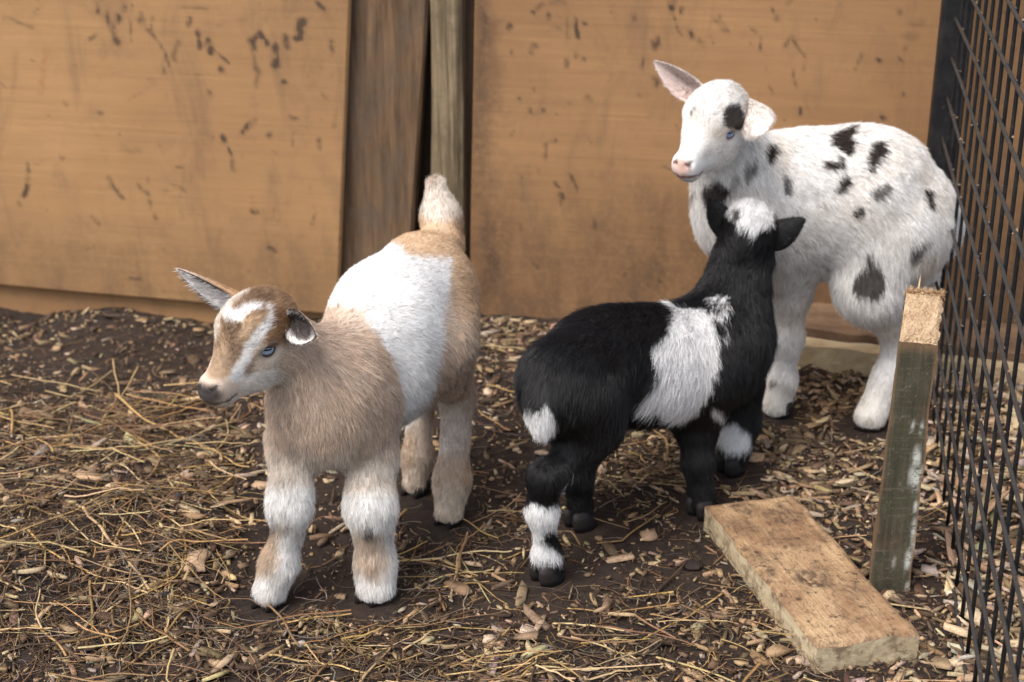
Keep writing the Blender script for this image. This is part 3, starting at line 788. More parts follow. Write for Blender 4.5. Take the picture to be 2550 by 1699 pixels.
# weld blobs of dirt at crossings
mb = MB()
for i in range(260):
    s = S_END - 0.028 - 0.066 * rg.integers(0, 13); z = 0.006 + STEP * rg.integers(0, 14)
    c = fpt(s + rg.normal(0, 0.002), z + rg.normal(0, 0.002), rg.normal(0.0, 0.002)); r = rg.uniform(0.0012, 0.0026)
    V = [c + r * np.array(d) * rg.uniform(0.7, 1.2) for d in ((1, 0, 0), (-1, 0, 0), (0, 1, 0), (0, -1, 0), (0, 0, 1), (0, 0, -1))]
    mb.add(V, [(0, 2, 4), (2, 1, 4), (1, 3, 4), (3, 0, 4), (2, 0, 5), (1, 2, 5), (3, 1, 5), (0, 3, 5)], (0.22, 0.14, 0.075) if rg.random() < 0.5 else (0.10, 0.08, 0.06))
o = mb.build('dried_mud', M_FIBRE, froot); o['kind'] = 'stuff'
# square tube frame post at the wall end and the top rail
def box_pts(c, a, b, z0, z1, r=0.004):
    prof = [(-a + r, -b), (a - r, -b), (a, -b + r), (a, b - r), (a - r, b), (-a + r, b), (-a, b - r), (-a, -b + r)]
    V = [c + FD * p[0] + FN * p[1] + np.array([0, 0, zz]) for zz in (z0, z1) for p in prof]
    n = 8
    Fq = [(i, (i + 1) % n, n + (i + 1) % n, n + i) for i in range(n)] + [tuple(range(n))[::-1], tuple(range(n, 2 * n))]
    return V, Fq
mb = MB()
V, Fq = box_pts(fpt(S_END + 0.02, 0), 0.021, 0.019, -0.03, FTOP + 0.02)
mb.add(V, Fq); mb.build('frame_post', M_FRAME, froot)
mb = MB()
a = fpt(-0.76, FTOP + 0.0); b = fpt(S_END - 0.004, FTOP + 0.0)
V = [p + FN * x + np.array([0, 0, zz]) for p in (a, b) for x, zz in ((-.016, -.016), (.016, -.016), (.016, .016), (-.016, .016))]
mb.add(V, [(0, 1, 2, 3), (7, 6, 5, 4), (0, 4, 5, 1), (1, 5, 6, 2), (2, 6, 7, 3), (3, 7, 4, 0)]); mb.build('top_rail', M_FRAME, froot)

# ------------------------------------------------------------------ litter on the soil: wood chips, straw, hay fibres
def seen_px(x, y):
    return to_px(np.stack([x, y, np.zeros_like(x)], -1))
def zone(px, py, x0, x1, y0, y1, s=60):
    return smooth(x0 - s, x0 + s, px) * smooth(x1 + s, x1 - s, px) * smooth(y0 - s, y0 + s, py) * smooth(y1 + s, y1 - s, py)
def chip_density(x, y):
    px, py = seen_px(x, y)
    fx = 0.434 + (y - 1.261) * 0.184
    d = 0.20 + 0 * px
    d = np.maximum(d, 0.95 * smooth(-0.01, 0.02, x - fx))
    d = np.maximum(d, 0.85 * zone(px, py, 1880, 2400, 930, 1300, 60)); d = np.maximum(d, 0.6 * zone(px, py, 2080, 2500, 1350, 1800, 60))
    d = np.maximum(d, 0.60 * zone(px, py, 1170, 1420, 770, 1010, 50)); d = np.maximum(d, 0.55 * zone(px, py, 1450, 2000, 1050, 1300, 60))
    d = np.maximum(d, 0.38 * zone(px, py, -700, 640, 1000, 1800, 80)); d = np.maximum(d, 0.36 * zone(px, py, 600, 2100, 1480, 1800, 60))
    d = d * (1 - 0.55 * zone(px, py, -700, 560, 790, 900, 40)) * (1 - 0.5 * zone(px, py, 640, 1300, 1230, 1450, 60))
    return d * np.clip(0.85 + 0.9 * fbm(np.stack([x, y], -1) * 9, 3, 60), 0.15, 1.6)
def straw_density(x, y):
    px, py = seen_px(x, y)
    fx = 0.434 + (y - 1.261) * 0.184
    d = 0.06 + 0 * px
    d = np.maximum(d, 1.0 * zone(px, py, -700, 560, 950, 1900, 90)); d = np.maximum(d, 0.75 * zone(px, py, -700, 2050, 1480, 1900, 60))
    d = np.maximum(d, 0.75 * zone(px, py, 960, 1420, 1290, 1500, 50)); d = np.maximum(d, 0.65 * zone(px, py, 1440, 1760, 1090, 1230, 40))
    d = np.maximum(d, 0.35 * zone(px, py, 1380, 1800, 1250, 1500, 60)); d = np.maximum(d, 0.22 * smooth(-0.01, 0.05, x - fx))
    d = d * (1 - 0.85 * zone(px, py, -700, 900, 700, 880, 30)) * (1 - 0.6 * zone(px, py, 640, 960, 1100, 1480, 60))
    return d * np.clip(0.8 + 1.1 * fbm(np.stack([x, y], -1) * 8, 3, 70), 0.08, 1.7)
def scatter(n, dens, rg):
    X = []; Y = []; c = 0
    while c < n:
        x = rg.uniform(-1.05, 0.92, 60000); y = rg.uniform(1.06, 2.36, 60000)
        px, py = seen_px(x, y)
        s_ = (x - W_O[0]) * W_D[0] + (y - W_O[1]) * W_D[1]; dw = (x - W_O[0]) * W_N[0] + (y - W_O[1]) * W_N[1]
        k = (rg.random(60000) * 1.3 < dens(x, y)) & (px > -420) & (px < 2800) & (py < 1960) & (dw > 0.012) & (rg.random(60000) > near_hoof(x, y, 0.06))
        X.append(x[k]); Y.append(y[k]); c += k.sum()
    return np.concatenate(X)[:n], np.concatenate(Y)[:n]
def pick(pal, w, n, rg):
    pal = np.array(pal, float); i = rg.choice(len(pal), n, p=np.array(w) / np.sum(w))
    return np.clip(pal[i] * rg.uniform(0.72, 1.25, (n, 1)) * (1 + rg.normal(0, 0.05, (n, 3))), 0.004, 0.85)
def chip_arrays(x, y, L, Wd, T, cols, rg, zoff=None, sides=6, tilt=0.22, yaw=None):
    n = len(x)
    a = np.linspace(0, 2 * math.pi, sides, endpoint=False)[None] + rg.uniform(-0.35, 0.35, (n, sides))
    r = rg.uniform(0.55, 1.18, (n, sides))
    ux = np.sign(np.cos(a)) * np.abs(np.cos(a)) ** 0.85 * r * L[:, None] / 2; uy = np.sin(a) * r * Wd[:, None] / 2
    lift = (rg.uniform(-0.25, 0.25, (n, sides))) * T[:, None]
    bend = rg.normal(0, 0.045, n)[:, None] * (ux ** 2) / np.maximum(L[:, None], 1e-4)
    if sides in (4, 6):
        tp = np.array([(-1, -.75), (-.15, -1), (1, -.55), (.80, .65), (.05, 1), (-.85, .45)] if sides == 6 else [(-1, -.8), (.9, -1), (1, .7), (-.7, 1)])
        ux = (tp[:, 0][None] + rg.uniform(-0.30, 0.25, (n, sides))) * L[:, None] / 2; uy = (tp[:, 1][None] + rg.uniform(-0.45, 0.35, (n, sides))) * Wd[:, None] / 2
    top = np.stack([ux * 0.96, uy * 0.94, T[:, None] + lift + bend], -1); bot = np.stack([ux, uy, lift * 0.4 + bend - T[:, None] * 0.3], -1)
    V = np.concatenate([top, bot], 1)
    yaw = rg.uniform(0, 2 * math.pi, n) if yaw is None else yaw
    tx, ty = rg.normal(0, tilt, n), rg.normal(0, tilt * 0.7, n)
    cz, sz = np.cos(yaw), np.sin(yaw)
    X_, Y_, Z_ = V[..., 0], V[..., 1], V[..., 2]
    Z2 = Z_ + X_ * np.sin(ty)[:, None] + Y_ * np.sin(tx)[:, None]
    Xr = X_ * cz[:, None] - Y_ * sz[:, None]; Yr = X_ * sz[:, None] + Y_ * cz[:, None]
    zz = ground_h(x, y) + 0.0006 + np.abs(np.sin(ty)) * L * 0.22 + (0 if zoff is None else zoff)
    W = np.stack([Xr + x[:, None], Yr + y[:, None], Z2 + zz[:, None]], -1)
    base = (np.arange(n) * 2 * sides)[:, None]
    quads = np.concatenate([np.stack([base[:, 0] + i, base[:, 0] + sides + i, base[:, 0] + sides + (i + 1) % sides, base[:, 0] + (i + 1) % sides], -1) for i in range(sides)])
    tops = [np.stack([base[:, 0] + 0, base[:, 0] + i, base[:, 0] + i + 1, base[:, 0] + i + 2], -1) for i in range(1, sides - 2, 2)]
    Fq = np.concatenate([quads] + tops)
    C = np.repeat(cols, 2 * sides, 0)
    C = C * np.where((np.arange(len(C)) % (2 * sides)) < sides, 1.0, 0.72)[:, None]
    C = C * rg.uniform(0.86, 1.12, (len(C), 1))
    return W.reshape(-1, 3), Fq, C
def strand_arrays(x, y, L, R, cols, rg, K=6, sides=4, curve=0.25, zmax=0.01, pitch=0.08, yaw=None):
    n = len(x)
    yaw = rg.uniform(0, 2 * math.pi, n) if yaw is None else yaw
    t = np.linspace(-0.5, 0.5, K)
    kink = rg.normal(0, curve, n); kk = rg.normal(0, curve, n)
    ang = yaw[:, None] + kink[:, None] * t[None] * 2 + kk[:, None] * np.sin(t[None] * 6.3) * 0.7
    sharp = (rg.random(n) < 0.16)[:, None] * rg.normal(0, 0.9, n)[:, None] * (t[None] > rg.uniform(-0.3, 0.3, n)[:, None])
    ang = ang + sharp
    st = (L / (K - 1))[:, None]
    dx = np.cos(ang) * st; dy = np.sin(ang) * st
    cx = x[:, None] + np.cumsum(dx, 1) - dx.sum(1, keepdims=True) / 2; cy = y[:, None] + np.cumsum(dy, 1) - dy.sum(1, keepdims=True) / 2
    h = ground_h(cx, cy)
    z0 = (zmax * rg.random(n) ** 2)[:, None] + np.abs(rg.normal(0, pitch, n))[:, None] * L[:, None] * np.abs(t[None] - rg.choice([-0.5, 0.5], n)[:, None]) * 0.6
    cz = np.maximum(h + R[:, None] * 0.8 + z0, (h.mean(1, keepdims=True) + z0 + R[:, None]) * 0.5 + 0.5 * (h + R[:, None] + z0))
    Pp = np.stack([cx, cy, cz], -1)
    d = np.gradient(Pp, axis=1); d = nrm(d)
    a = nrm(np.cross(d, np.array([0.0, 0.05, 1.0]))); e = np.cross(a, d)
    rr = R[:, None] * np.linspace(1.0, 0.72, K)[None]
    V = []
    for k in range(sides):
        th = 2 * math.pi * k / sides + 0.4
        V.append(Pp + a * (math.cos(th) * rr)[..., None] * 1.45 + e * (math.sin(th) * rr)[..., None] * 0.55)
    V = np.stack(V, 2)                                  # n,K,sides,3
    base = (np.arange(n) * K * sides)[:, None, None]
    i = np.arange(K - 1)[None, :, None]; k = np.arange(sides)[None, None, :]
    q = np.stack([base + i * sides + k, base + i * sides + (k + 1) % sides, base + (i + 1) * sides + (k + 1) % sides, base + (i + 1) * sides + k], -1).reshape(-1, 4)
    C = np.repeat(cols, K * sides, 0) * rg.uniform(0.85, 1.12, (n * K * sides, 1))
    return V.reshape(-1, 3), q, C
def litter_material(name, rough, spec, g):
    k = NT(name)
    a = k.attr('col')
    n = k.noise(k.obj(), g, 5, 0.7); n2 = k.noise(k.obj(), g * 0.22, 5, 0.65)
    col = k.mix(k.mapr(n, 0.38, 0.66, 0, 0.75), a.outputs['Color'], (0.50, 0.42, 0.38), 'MULTIPLY')
    col = k.mix(k.mapr(n2, 0.58, 0.70, 0, 0.75), col, (0.055, 0.034, 0.023))
    k.bump(n, 0.5, 0.001)
    return k.fin(col, rough, spec)
M_CHIP = litter_material('chip_wood', 0.8, 0.22, 420)
M_STRAW = litter_material('dry_straw', 0.55, 0.35, 300)
M_FINE = litter_material('hay_fibre', 0.75, 0.25, 260)
PALE, TANC, BRN, DRK, GRY = (0.44, 0.335, 0.205), (0.28, 0.192, 0.108), (0.138, 0.092, 0.055), (0.07, 0.043, 0.028), (0.34, 0.27, 0.21)
rg = np.random.default_rng(101)
# fine crumbs
n = 17500
x, y = scatter(n, lambda a, b: np.clip(chip_density(a, b) * 0.8 + 0.25, 0, 1.2), rg)
L = rg.lognormal(math.log(0.0042), 0.45, n)
w = chip_arrays(x, y, L, L * rg.uniform(0.25, 0.7, n), L * 0.22, pick([PALE, TANC, BRN, DRK, GRY], [1.0, 2.2, 3.2, 3.5, .6], n, rg), rg, sides=4, tilt=0.3)
tag(mesh_obj('wood_crumbs', w[0], w[1], M_CHIP, None, w[2]), kind='stuff')
# chips inside the pen and, paler and thicker, beyond the fence
n = 8600
x, y = scatter(n, chip_density, rg)
fx = 0.434 + (y - 1.261) * 0.184
L = np.clip(rg.lognormal(math.log(0.0104), 0.55, n), 0.004, 0.038)
w = chip_arrays(x, y, L, L * rg.uniform(0.10, 0.42, n), np.clip(L * 0.10, 0.0007, 0.0022), pick([PALE, TANC, BRN, DRK, GRY], [2.0, 3.2, 2.8, 1.4, .8], n, rg), rg, rg.random(n) ** 3 * 0.006)
tag(mesh_obj('wood_chips', w[0], w[1], M_CHIP, None, w[2]), kind='stuff')
n = 3600
x = rg.uniform(0.40, 0.95, n * 4); y = rg.uniform(1.08, 2.14, n * 4)
fx = 0.434 + (y - 1.261) * 0.184
dw = (x - W_O[0]) * W_N[0] + (y - W_O[1]) * W_N[1]
kp = (x - fx > -0.008) & (x - fx < 0.42) & (dw > 0.015)
x, y = x[kp][:n], y[kp][:n]; n = len(x)
L = np.clip(rg.lognormal(math.log(0.0185), 0.50, n), 0.006, 0.06)
w = chip_arrays(x, y, L, L * rg.uniform(0.10, 0.40, n), np.clip(L * 0.10, 0.001, 0.003), pick([(0.52, 0.395, 0.255), (0.40, 0.27, 0.155), BRN, DRK, (0.40, 0.345, 0.28)], [3.4, 3.2, 1.5, .8, 1.2], n, rg), rg, rg.random(n) ** 2 * 0.014, tilt=0.35)
tag(mesh_obj('wood_chips', w[0], w[1], M_CHIP, None, w[2]), kind='stuff')
# hay fibres and straw
GOLD, PSTR, BSTR, DSTR = (0.37, 0.235, 0.090), (0.45, 0.33, 0.17), (0.205, 0.122, 0.058), (0.080, 0.050, 0.030)
def pile(x, y):
    return 0.006 + 0.020 * np.exp(-(((x + 0.50) / 0.26) ** 2 + ((y - 1.50) / 0.26) ** 2)) + 0.006 * smooth(1.35, 1.2, y)
n = 11800
x, y = scatter(n, lambda a, b: np.clip(straw_density(a, b) + 0.06, 0, 1.3), rg)
w0 = strand_arrays(x, y, rg.lognormal(math.log(0.024), 0.5, n), rg.uniform(0.00025, 0.00075, n), pick([GOLD, PSTR, BSTR, DSTR, (0.22, 0.18, 0.14)], [0.5, 0.6, 2.8, 5.6, 2.0], n, rg), rg, 5, 3, 0.45, 0.010, 0.08)
tag(mesh_obj('hay_fibres', w0[0], w0[1], M_FINE, None, w0[2]), kind='stuff')
n = 800
x, y = scatter(n, straw_density, rg)
yaw = np.where(rg.random(n) < 0.5, rg.normal(0.0, 0.5, n), rg.uniform(0, 6.28, n))
w = strand_arrays(x, y, np.clip(rg.lognormal(math.log(0.075), 0.45, n), 0.02, 0.22), rg.uniform(0.0005, 0.00145, n), pick([GOLD, PSTR, BSTR, DSTR], [2.2, 2.4, 3.2, 1.2], n, rg), rg, 8, 4, 0.16, 0.016, 0.05, yaw)
tag(mesh_obj('straw_litter', w[0], w[1], M_STRAW, None, w[2]), kind='stuff')

# the stalks and chips that stand out, one by one
def stalk(px_pts, r, col, label, z=0.008):
    pts = []
    q = np.array(px_pts, float)
    for a, b in zip(q[:-1], q[1:]):
        for t in np.linspace(0, 1, 7)[:-1]: pts.append(a * (1 - t) + b * t)
    pts.append(q[-1])
    W = np.array([G(p[0], p[1], z) for p in pts])
    W[:, 2] = np.maximum(ground_h(W[:, 0], W[:, 1]) + r * 1.3 + z * 0.4, 0.3 * z)
    W = W + vnoise3(W * 26, 5) * np.array([0.0016, 0.0016, 0.0008])
    mb = MB(); mb.tube(W - W[0], np.linspace(r, r * 0.7, len(W)), 6, col, True, 0.7)
    C0 = W[0]
    o = mesh_obj('straw_stalk', np.array(mb.V), mb.F, M_STRAW, None, mb.C)
    o.location = C0
    tag(o, label, 'straw', 'straw stalks that stand out on the soil')
L6 = lambda p: [(x * 0.637, 700 + y * 0.637) for x, y in p]
LB = lambda p: [(700 + x * 0.4673, 1300 + y * 0.4673) for x, y in p]
STALKS = [
 (L6([(45, 350), (180, 378), (390, 415)]), .0013, (0.40, 0.29, 0.15), 'pale straw stalk lying on the bare soil nearest the left wall sheet'),
 (L6([(450, 425), (560, 522), (690, 592), (810, 652), (980, 747)]), .0017, (0.47, 0.31, 0.12), 'longest golden stalk slanting down towards the tan kid\'s chest'),
 (L6([(635, 392), (798, 380)]), .0015, (0.50, 0.35, 0.15), 'short golden stalk level with the tan kid\'s nose'),
 (L6([(438, 290), (466, 440)]), .0012, (0.42, 0.30, 0.15), 'straw sticking up steeply at the top of the hay heap'),
 (L6([(540, 320), (470, 440)]), .0011, (0.44, 0.30, 0.13), 'straw crossing the steep one at the top of the hay heap'),
 (L6([(935, 770), (818, 850), (860, 918), (1052, 938)]), .0011, (0.48, 0.33, 0.13), 'straw bent into a zigzag beside the tan kid\'s front knee'),
 (L6([(312, 930), (360, 1000), (480, 1122), (590, 1248)]), .0021, (0.42, 0.29, 0.16), 'thick pale stalk slanting down through the middle of the hay heap'),
 (L6([(572, 868), (490, 1020), (375, 1203)]), .0011, (0.42, 0.25, 0.085), 'thin golden straw crossing over the thick pale stalk'),
 (L6([(-10, 893), (80, 868), (185, 850)]), .0018, (0.46, 0.33, 0.16), 'stout straw at the left edge halfway down the hay heap'),
 (L6([(700, 786), (930, 784), (1060, 750)]), .0010, (0.40, 0.27, 0.11), 'level straw ending behind the tan kid\'s front leg'),
 (L6([(378, 670), (455, 735), (540, 800), (645, 885)]), .0013, (0.45, 0.34, 0.19), 'pale straw slanting right across the upper hay heap'),
 (L6([(305, 770), (450, 686)]), .0014, (0.46, 0.35, 0.18), 'pale short stalk rising to the right over the hay heap'),
 (L6([(0, 512), (90, 540), (212, 558)]), .0012, (0.44, 0.30, 0.13), 'straw at the left edge on the upper side of the hay heap'),
 (LB([(0, 532), (190, 497), (380, 463)]), .0012, (0.50, 0.33, 0.12), 'bright straw just in front of the tan kid\'s hooves'),
 (LB([(612, 182), (860, 172), (1120, 140), (1225, 140)]), .0015, (0.45, 0.36, 0.20), 'long pale straw between the tan kid\'s leg and the black kid\'s white leg'),
 (LB([(640, 168), (860, 205), (1055, 262)]), .0011, (0.36, 0.23, 0.09), 'brown straw just below the long pale one beside the tan kid\'s leg'),
 (LB([(1450, 522), (1640, 528), (1830, 562)]), .0014, (0.50, 0.38, 0.18), 'pale straw on the litter below the black kid\'s hind hoof'),
 (LB([(1548, 588), (1700, 632), (1900, 712)]), .0013, (0.49, 0.37, 0.18), 'straw slanting down between the loose board and the picture\'s lower middle'),
 (LB([(880, 782), (1200, 752), (1565, 744)]), .0012, (0.43, 0.31, 0.14), 'longest level straw in the lower middle of the litter'),
 (LB([(1385, 778), (1700, 764)]), .0013, (0.48, 0.37, 0.19), 'short level straw beside the end of the longest level one'),
 (LB([(1622, 826), (1760, 790), (1895, 764)]), .0014, (0.45, 0.34, 0.18), 'straw rising to the right near the lowest corner of the loose board'),
 (LB([(-60, 722), (180, 740), (460, 800)]), .0015, (0.48, 0.33, 0.13), 'golden straw along the bottom below the tan kid'),
 (LB([(1040, 742), (1140, 620), (1252, 508)]), .0011, (0.38, 0.25, 0.10), 'dark golden straw rising steeply in the lower middle'),
 (LB([(2092, 360), (1970, 378), (1850, 392)]), .0013, (0.44, 0.29, 0.10), 'golden straw just left of the loose board'),
 (LB([(2360, 362), (2170, 490), (1930, 612)]), .0012, (0.38, 0.25, 0.09), 'long brown straw reaching from the loose board to lower left'),
]
for st in STALKS: stalk(*st)
def big_chip(px, py, lpx, wpx, yaw, col, label):
    p = G(px, py, 0.002); s_ = dist_at(p) / FPX
    rg2 = np.random.default_rng(int(px + py))
    w = chip_arrays(np.array([p[0]]), np.array([p[1]]), np.array([lpx * s_]), np.array([wpx * s_ * 2.0]), np.array([0.0028]), np.array([col]), rg2, np.array([0.0015]), sides=8, tilt=0.05, yaw=np.array([yaw]))
    o = mesh_obj('wood_chip', w[0] - p, w[1], M_CHIP, None, w[2]); o.location = p
    tag(o, label, 'wood chip', 'wood chips that stand out on the soil')
big_chip(488, 1428, 84, 46, 0.45, (0.46, 0.325, 0.21), 'largest pale wood chip, lying left of the tan kid\'s front hooves')
big_chip(650, 1222, 58, 26, -0.1, (0.44, 0.31, 0.20), 'wide pale chip beside the tan kid\'s front knee')
big_chip(1878, 1138, 52, 27, -0.3, (0.50, 0.345, 0.20), 'rounded pale chip beside the black kid\'s white-cuffed foreleg')
big_chip(1890, 1090, 66, 24, 0.25, (0.38, 0.25, 0.14), 'long brown chip above the rounded pale one')
big_chip(1215, 983, 26, 14, 0.0, (0.56, 0.42, 0.30), 'bright small chip beside the tan kid\'s hock')
big_chip(1312, 1565, 40, 22, 0.5, (0.54, 0.43, 0.33), 'whitest chip in the lower middle of the litter')
big_chip(1218, 1592, 48, 20, 0.5, (0.50, 0.39, 0.29), 'pale leaf-shaped chip left of the whitest one')
big_chip(2380, 1476, 60, 26, -0.3, (0.60, 0.50, 0.39), 'pale squarish chip between stake and wire fence')
big_chip(2320, 1425, 44, 30, 0.9, (0.45, 0.37, 0.33), 'greyish crumpled chip close beside the foot of the stake')
big_chip(1620, 1335, 60, 24, 0.7, (0.30, 0.20, 0.13), 'brown chip tilted between the black kid and loose board')

def lump(px, py, rpx, col, name, label, cat, group, mat, squash=0.75):
    p = G(px, py, 0.003); r = rpx * dist_at(p) / FPX
    p[2] = float(ground_h(p[0], p[1])) + r * squash * 0.75
    n, m = 8, 12; V = []
    for i in range(n + 1):
        a = math.pi * i / n
        for j in range(m):
            b = 2 * math.pi * j / m
            V.append((math.sin(a) * math.cos(b), math.sin(a) * math.sin(b), math.cos(a) * squash))
    V = np.array(V); V = V * (1 + 0.14 * vnoise(V * 1.6 + px, 3))[:, None] * r
    Fq = [(i * m + j, i * m + (j + 1) % m, (i + 1) * m + (j + 1) % m, (i + 1) * m + j) for i in range(n) for j in range(m)]
    o = mesh_obj(name, V, Fq, mat, None, np.ones((len(V), 1)) * np.array(col), True); o.location = p
    tag(o, label, cat, group)
M_LUMP = litter_material('dry_lump', 0.8, 0.25, 300)
PEL = (0.020, 0.016, 0.015)
lump(414, 1515, 14, PEL, 'dropping', 'dark round dropping in the straw left of the tan kid\'s front hooves', 'dropping', 'dark droppings on the soil', M_LUMP)
lump(1637, 1608, 15, PEL, 'dropping', 'dark round dropping in the litter left of the loose board\'s near end', 'dropping', 'dark droppings on the soil', M_LUMP)
lump(449, 1283, 11, (0.05, 0.05, 0.055), 'dropping', 'small grey dropping above the largest pale wood chip', 'dropping', 'dark droppings on the soil', M_LUMP)
lump(1724, 1408, 26, (0.020, 0.014, 0.012), 'soil_clod', 'flat dark clod of soil between the black kid and the loose board', 'clod', None, M_LUMP, 0.35)
lump(751, 1607, 12, (0.30, 0.29, 0.27), 'pebble', 'small pale grey pebble in front of the tan kid\'s hooves', 'pebble', None, M_LUMP)

# ================================================================== goats
def cap_d(X, pr):
    """distance to a rounded cone (or ellipsoid)"""
    if pr['t'] == 'e':
        q = (X - pr['a']) @ pr['R'] / pr['r']
        k0 = np.linalg.norm(q, axis=-1); k1 = np.linalg.norm(q / pr['r'], axis=-1)
        return k0 * (k0 - 1.0) / np.maximum(k1, 1e-9)
    a, b = pr['a'], pr['b']
    ba = b - a; l2 = max(ba @ ba, 1e-12)
    pa = X - a
    t = np.clip((pa @ ba) / l2, 0, 1)
    d = pa - t[..., None] * ba
    return np.sqrt((d * d).sum(-1)) - (pr['ra'] * (1 - t) + pr['rb'] * t)
def smin(a, b, k):
    h = np.maximum(k - np.abs(a - b), 0) / k
    return np.minimum(a, b) - h * h * k * 0.25
def smax(a, b, k):
    return -smin(-a, -b, k)
def bounds(pr, m):
    if pr['t'] == 'e':
        r = pr['r'].max(); return pr['a'] - r - m, pr['a'] + r + m
    r = max(pr['ra'], pr['rb'])
    return np.minimum(pr['a'], pr['b']) - r - m, np.maximum(pr['a'], pr['b']) + r + m
class SDF:
    def __init__(s, prims): s.prims = prims
    def at(s, X):
        gs = {}
        for pr in s.prims:
            d = cap_d(X, pr); g = pr['g']
            if pr['op'] == '-': gs[g] = smax(gs[g], -d, pr['k'])
            else: gs[g] = d if g not in gs else smin(gs[g], d, pr['k'])
        out = None
        for g in gs: out = gs[g] if out is None else smin(out, gs[g], 0.012)
        return out
    def grad(s, X, e=0.0012):
        g = np.zeros_like(X)
        for i in range(3):
            o = np.zeros(3); o[i] = e
            g[:, i] = s.at(X + o) - s.at(X - o)
        return g / (2 * e)
    def mesh(s, h=0.0032):
        lo = np.min([bounds(p, 0.01)[0] for p in s.prims if p['op'] != '-'], 0); hi = np.max([bounds(p, 0.01)[1] for p in s.prims if p['op'] != '-'], 0)
        n = np.ceil((hi - lo) / h).astype(int) + 1
        ax = [lo[i] + h * np.arange(n[i]) for i in range(3)]
        fields = {}
        for pr in s.prims:
            g = pr['g']
            if g not in fields: fields[g] = np.full(n, 0.5, F32)
            f = fields[g]
            a, b = bounds(pr, max(pr['k'], 0.01) + 0.012)
            i0 = np.clip(np.floor((a - lo) / h).astype(int), 0, n - 1); i1 = np.clip(np.ceil((b - lo) / h).astype(int) + 1, 1, n)
            sl_ = tuple(slice(i0[i], i1[i]) for i in range(3))
            X = np.stack(np.meshgrid(*[ax[i][i0[i]:i1[i]] for i in range(3)], indexing='ij'), -1)
            d = cap_d(X, pr).astype(F32)
            f[sl_] = smax(f[sl_], -d, pr['k']) if pr['op'] == '-' else smin(f[sl_], d, pr['k'])
        D = None
        for g in fields: D = fields[g] if D is None else smin(D, fields[g], 0.012)
        return surface_nets(D, lo, h)
def surface_nets(D, lo, h):
    S = D < 0
    c = [S[i:S.shape[0] - 1 + i, j:S.shape[1] - 1 + j, k:S.shape[2] - 1 + k] for i in (0, 1) for j in (0, 1) for k in (0, 1)]
    cnt = sum(x.astype(np.int8) for x in c)
    act = (cnt > 0) & (cnt < 8)
    I = np.argwhere(act)
    vid = np.full(act.shape, -1, np.int64); vid[act] = np.arange(len(I))
    acc = np.zeros((len(I), 3)); w = np.zeros(len(I))
    cor = np.array([(i, j, k) for i in (0, 1) for j in (0, 1) for k in (0, 1)])
    vals = np.stack([D[I[:, 0] + q[0], I[:, 1] + q[1], I[:, 2] + q[2]] for q in cor], -1)
    for a in range(8):
        for b in range(a + 1, 8):
            if np.abs(cor[a] - cor[b]).sum() != 1: continue
            va, vb = vals[:, a], vals[:, b]
            m = (va < 0) != (vb < 0)
            t = np.where(m, va / np.where(m, va - vb, 1), 0)
            acc += m[:, None] * (cor[a] + t[:, None] * (cor[b] - cor[a])); w += m
    V = lo + h * (I + acc / w[:, None])
    Fs = []
    for axis in range(3):
        o = [(1, 2), (2, 0), (0, 1)][axis]
        A = np.moveaxis(S, axis, 0); diff = A[:-1] != A[1:]
        e = np.argwhere(diff)
        full = np.zeros((len(e), 3), int)
        rest = [i for i in range(3) if i != axis]
        full[:, axis] = e[:, 0]; full[:, rest[0]] = e[:, 1]; full[:, rest[1]] = e[:, 2]
        ok = (full[:, o[0]] > 0) & (full[:, o[1]] > 0) & (full[:, o[0]] < S.shape[o[0]] - 1) & (full[:, o[1]] < S.shape[o[1]] - 1)
        full = full[ok]
        q = []
        for d0, d1 in ((0, 0), (1, 0), (1, 1), (0, 1)):
            f = full.copy(); f[:, o[0]] -= d0; f[:, o[1]] -= d1
            q.append(vid[f[:, 0], f[:, 1], f[:, 2]])
        q = np.stack(q, -1)
        flip = S[full[:, 0], full[:, 1], full[:, 2]]
        q[~flip] = q[~flip][:, ::-1]
        Fs.append(q)
    Fq = np.concatenate(Fs)
    return V, Fq[(Fq >= 0).all(1)]

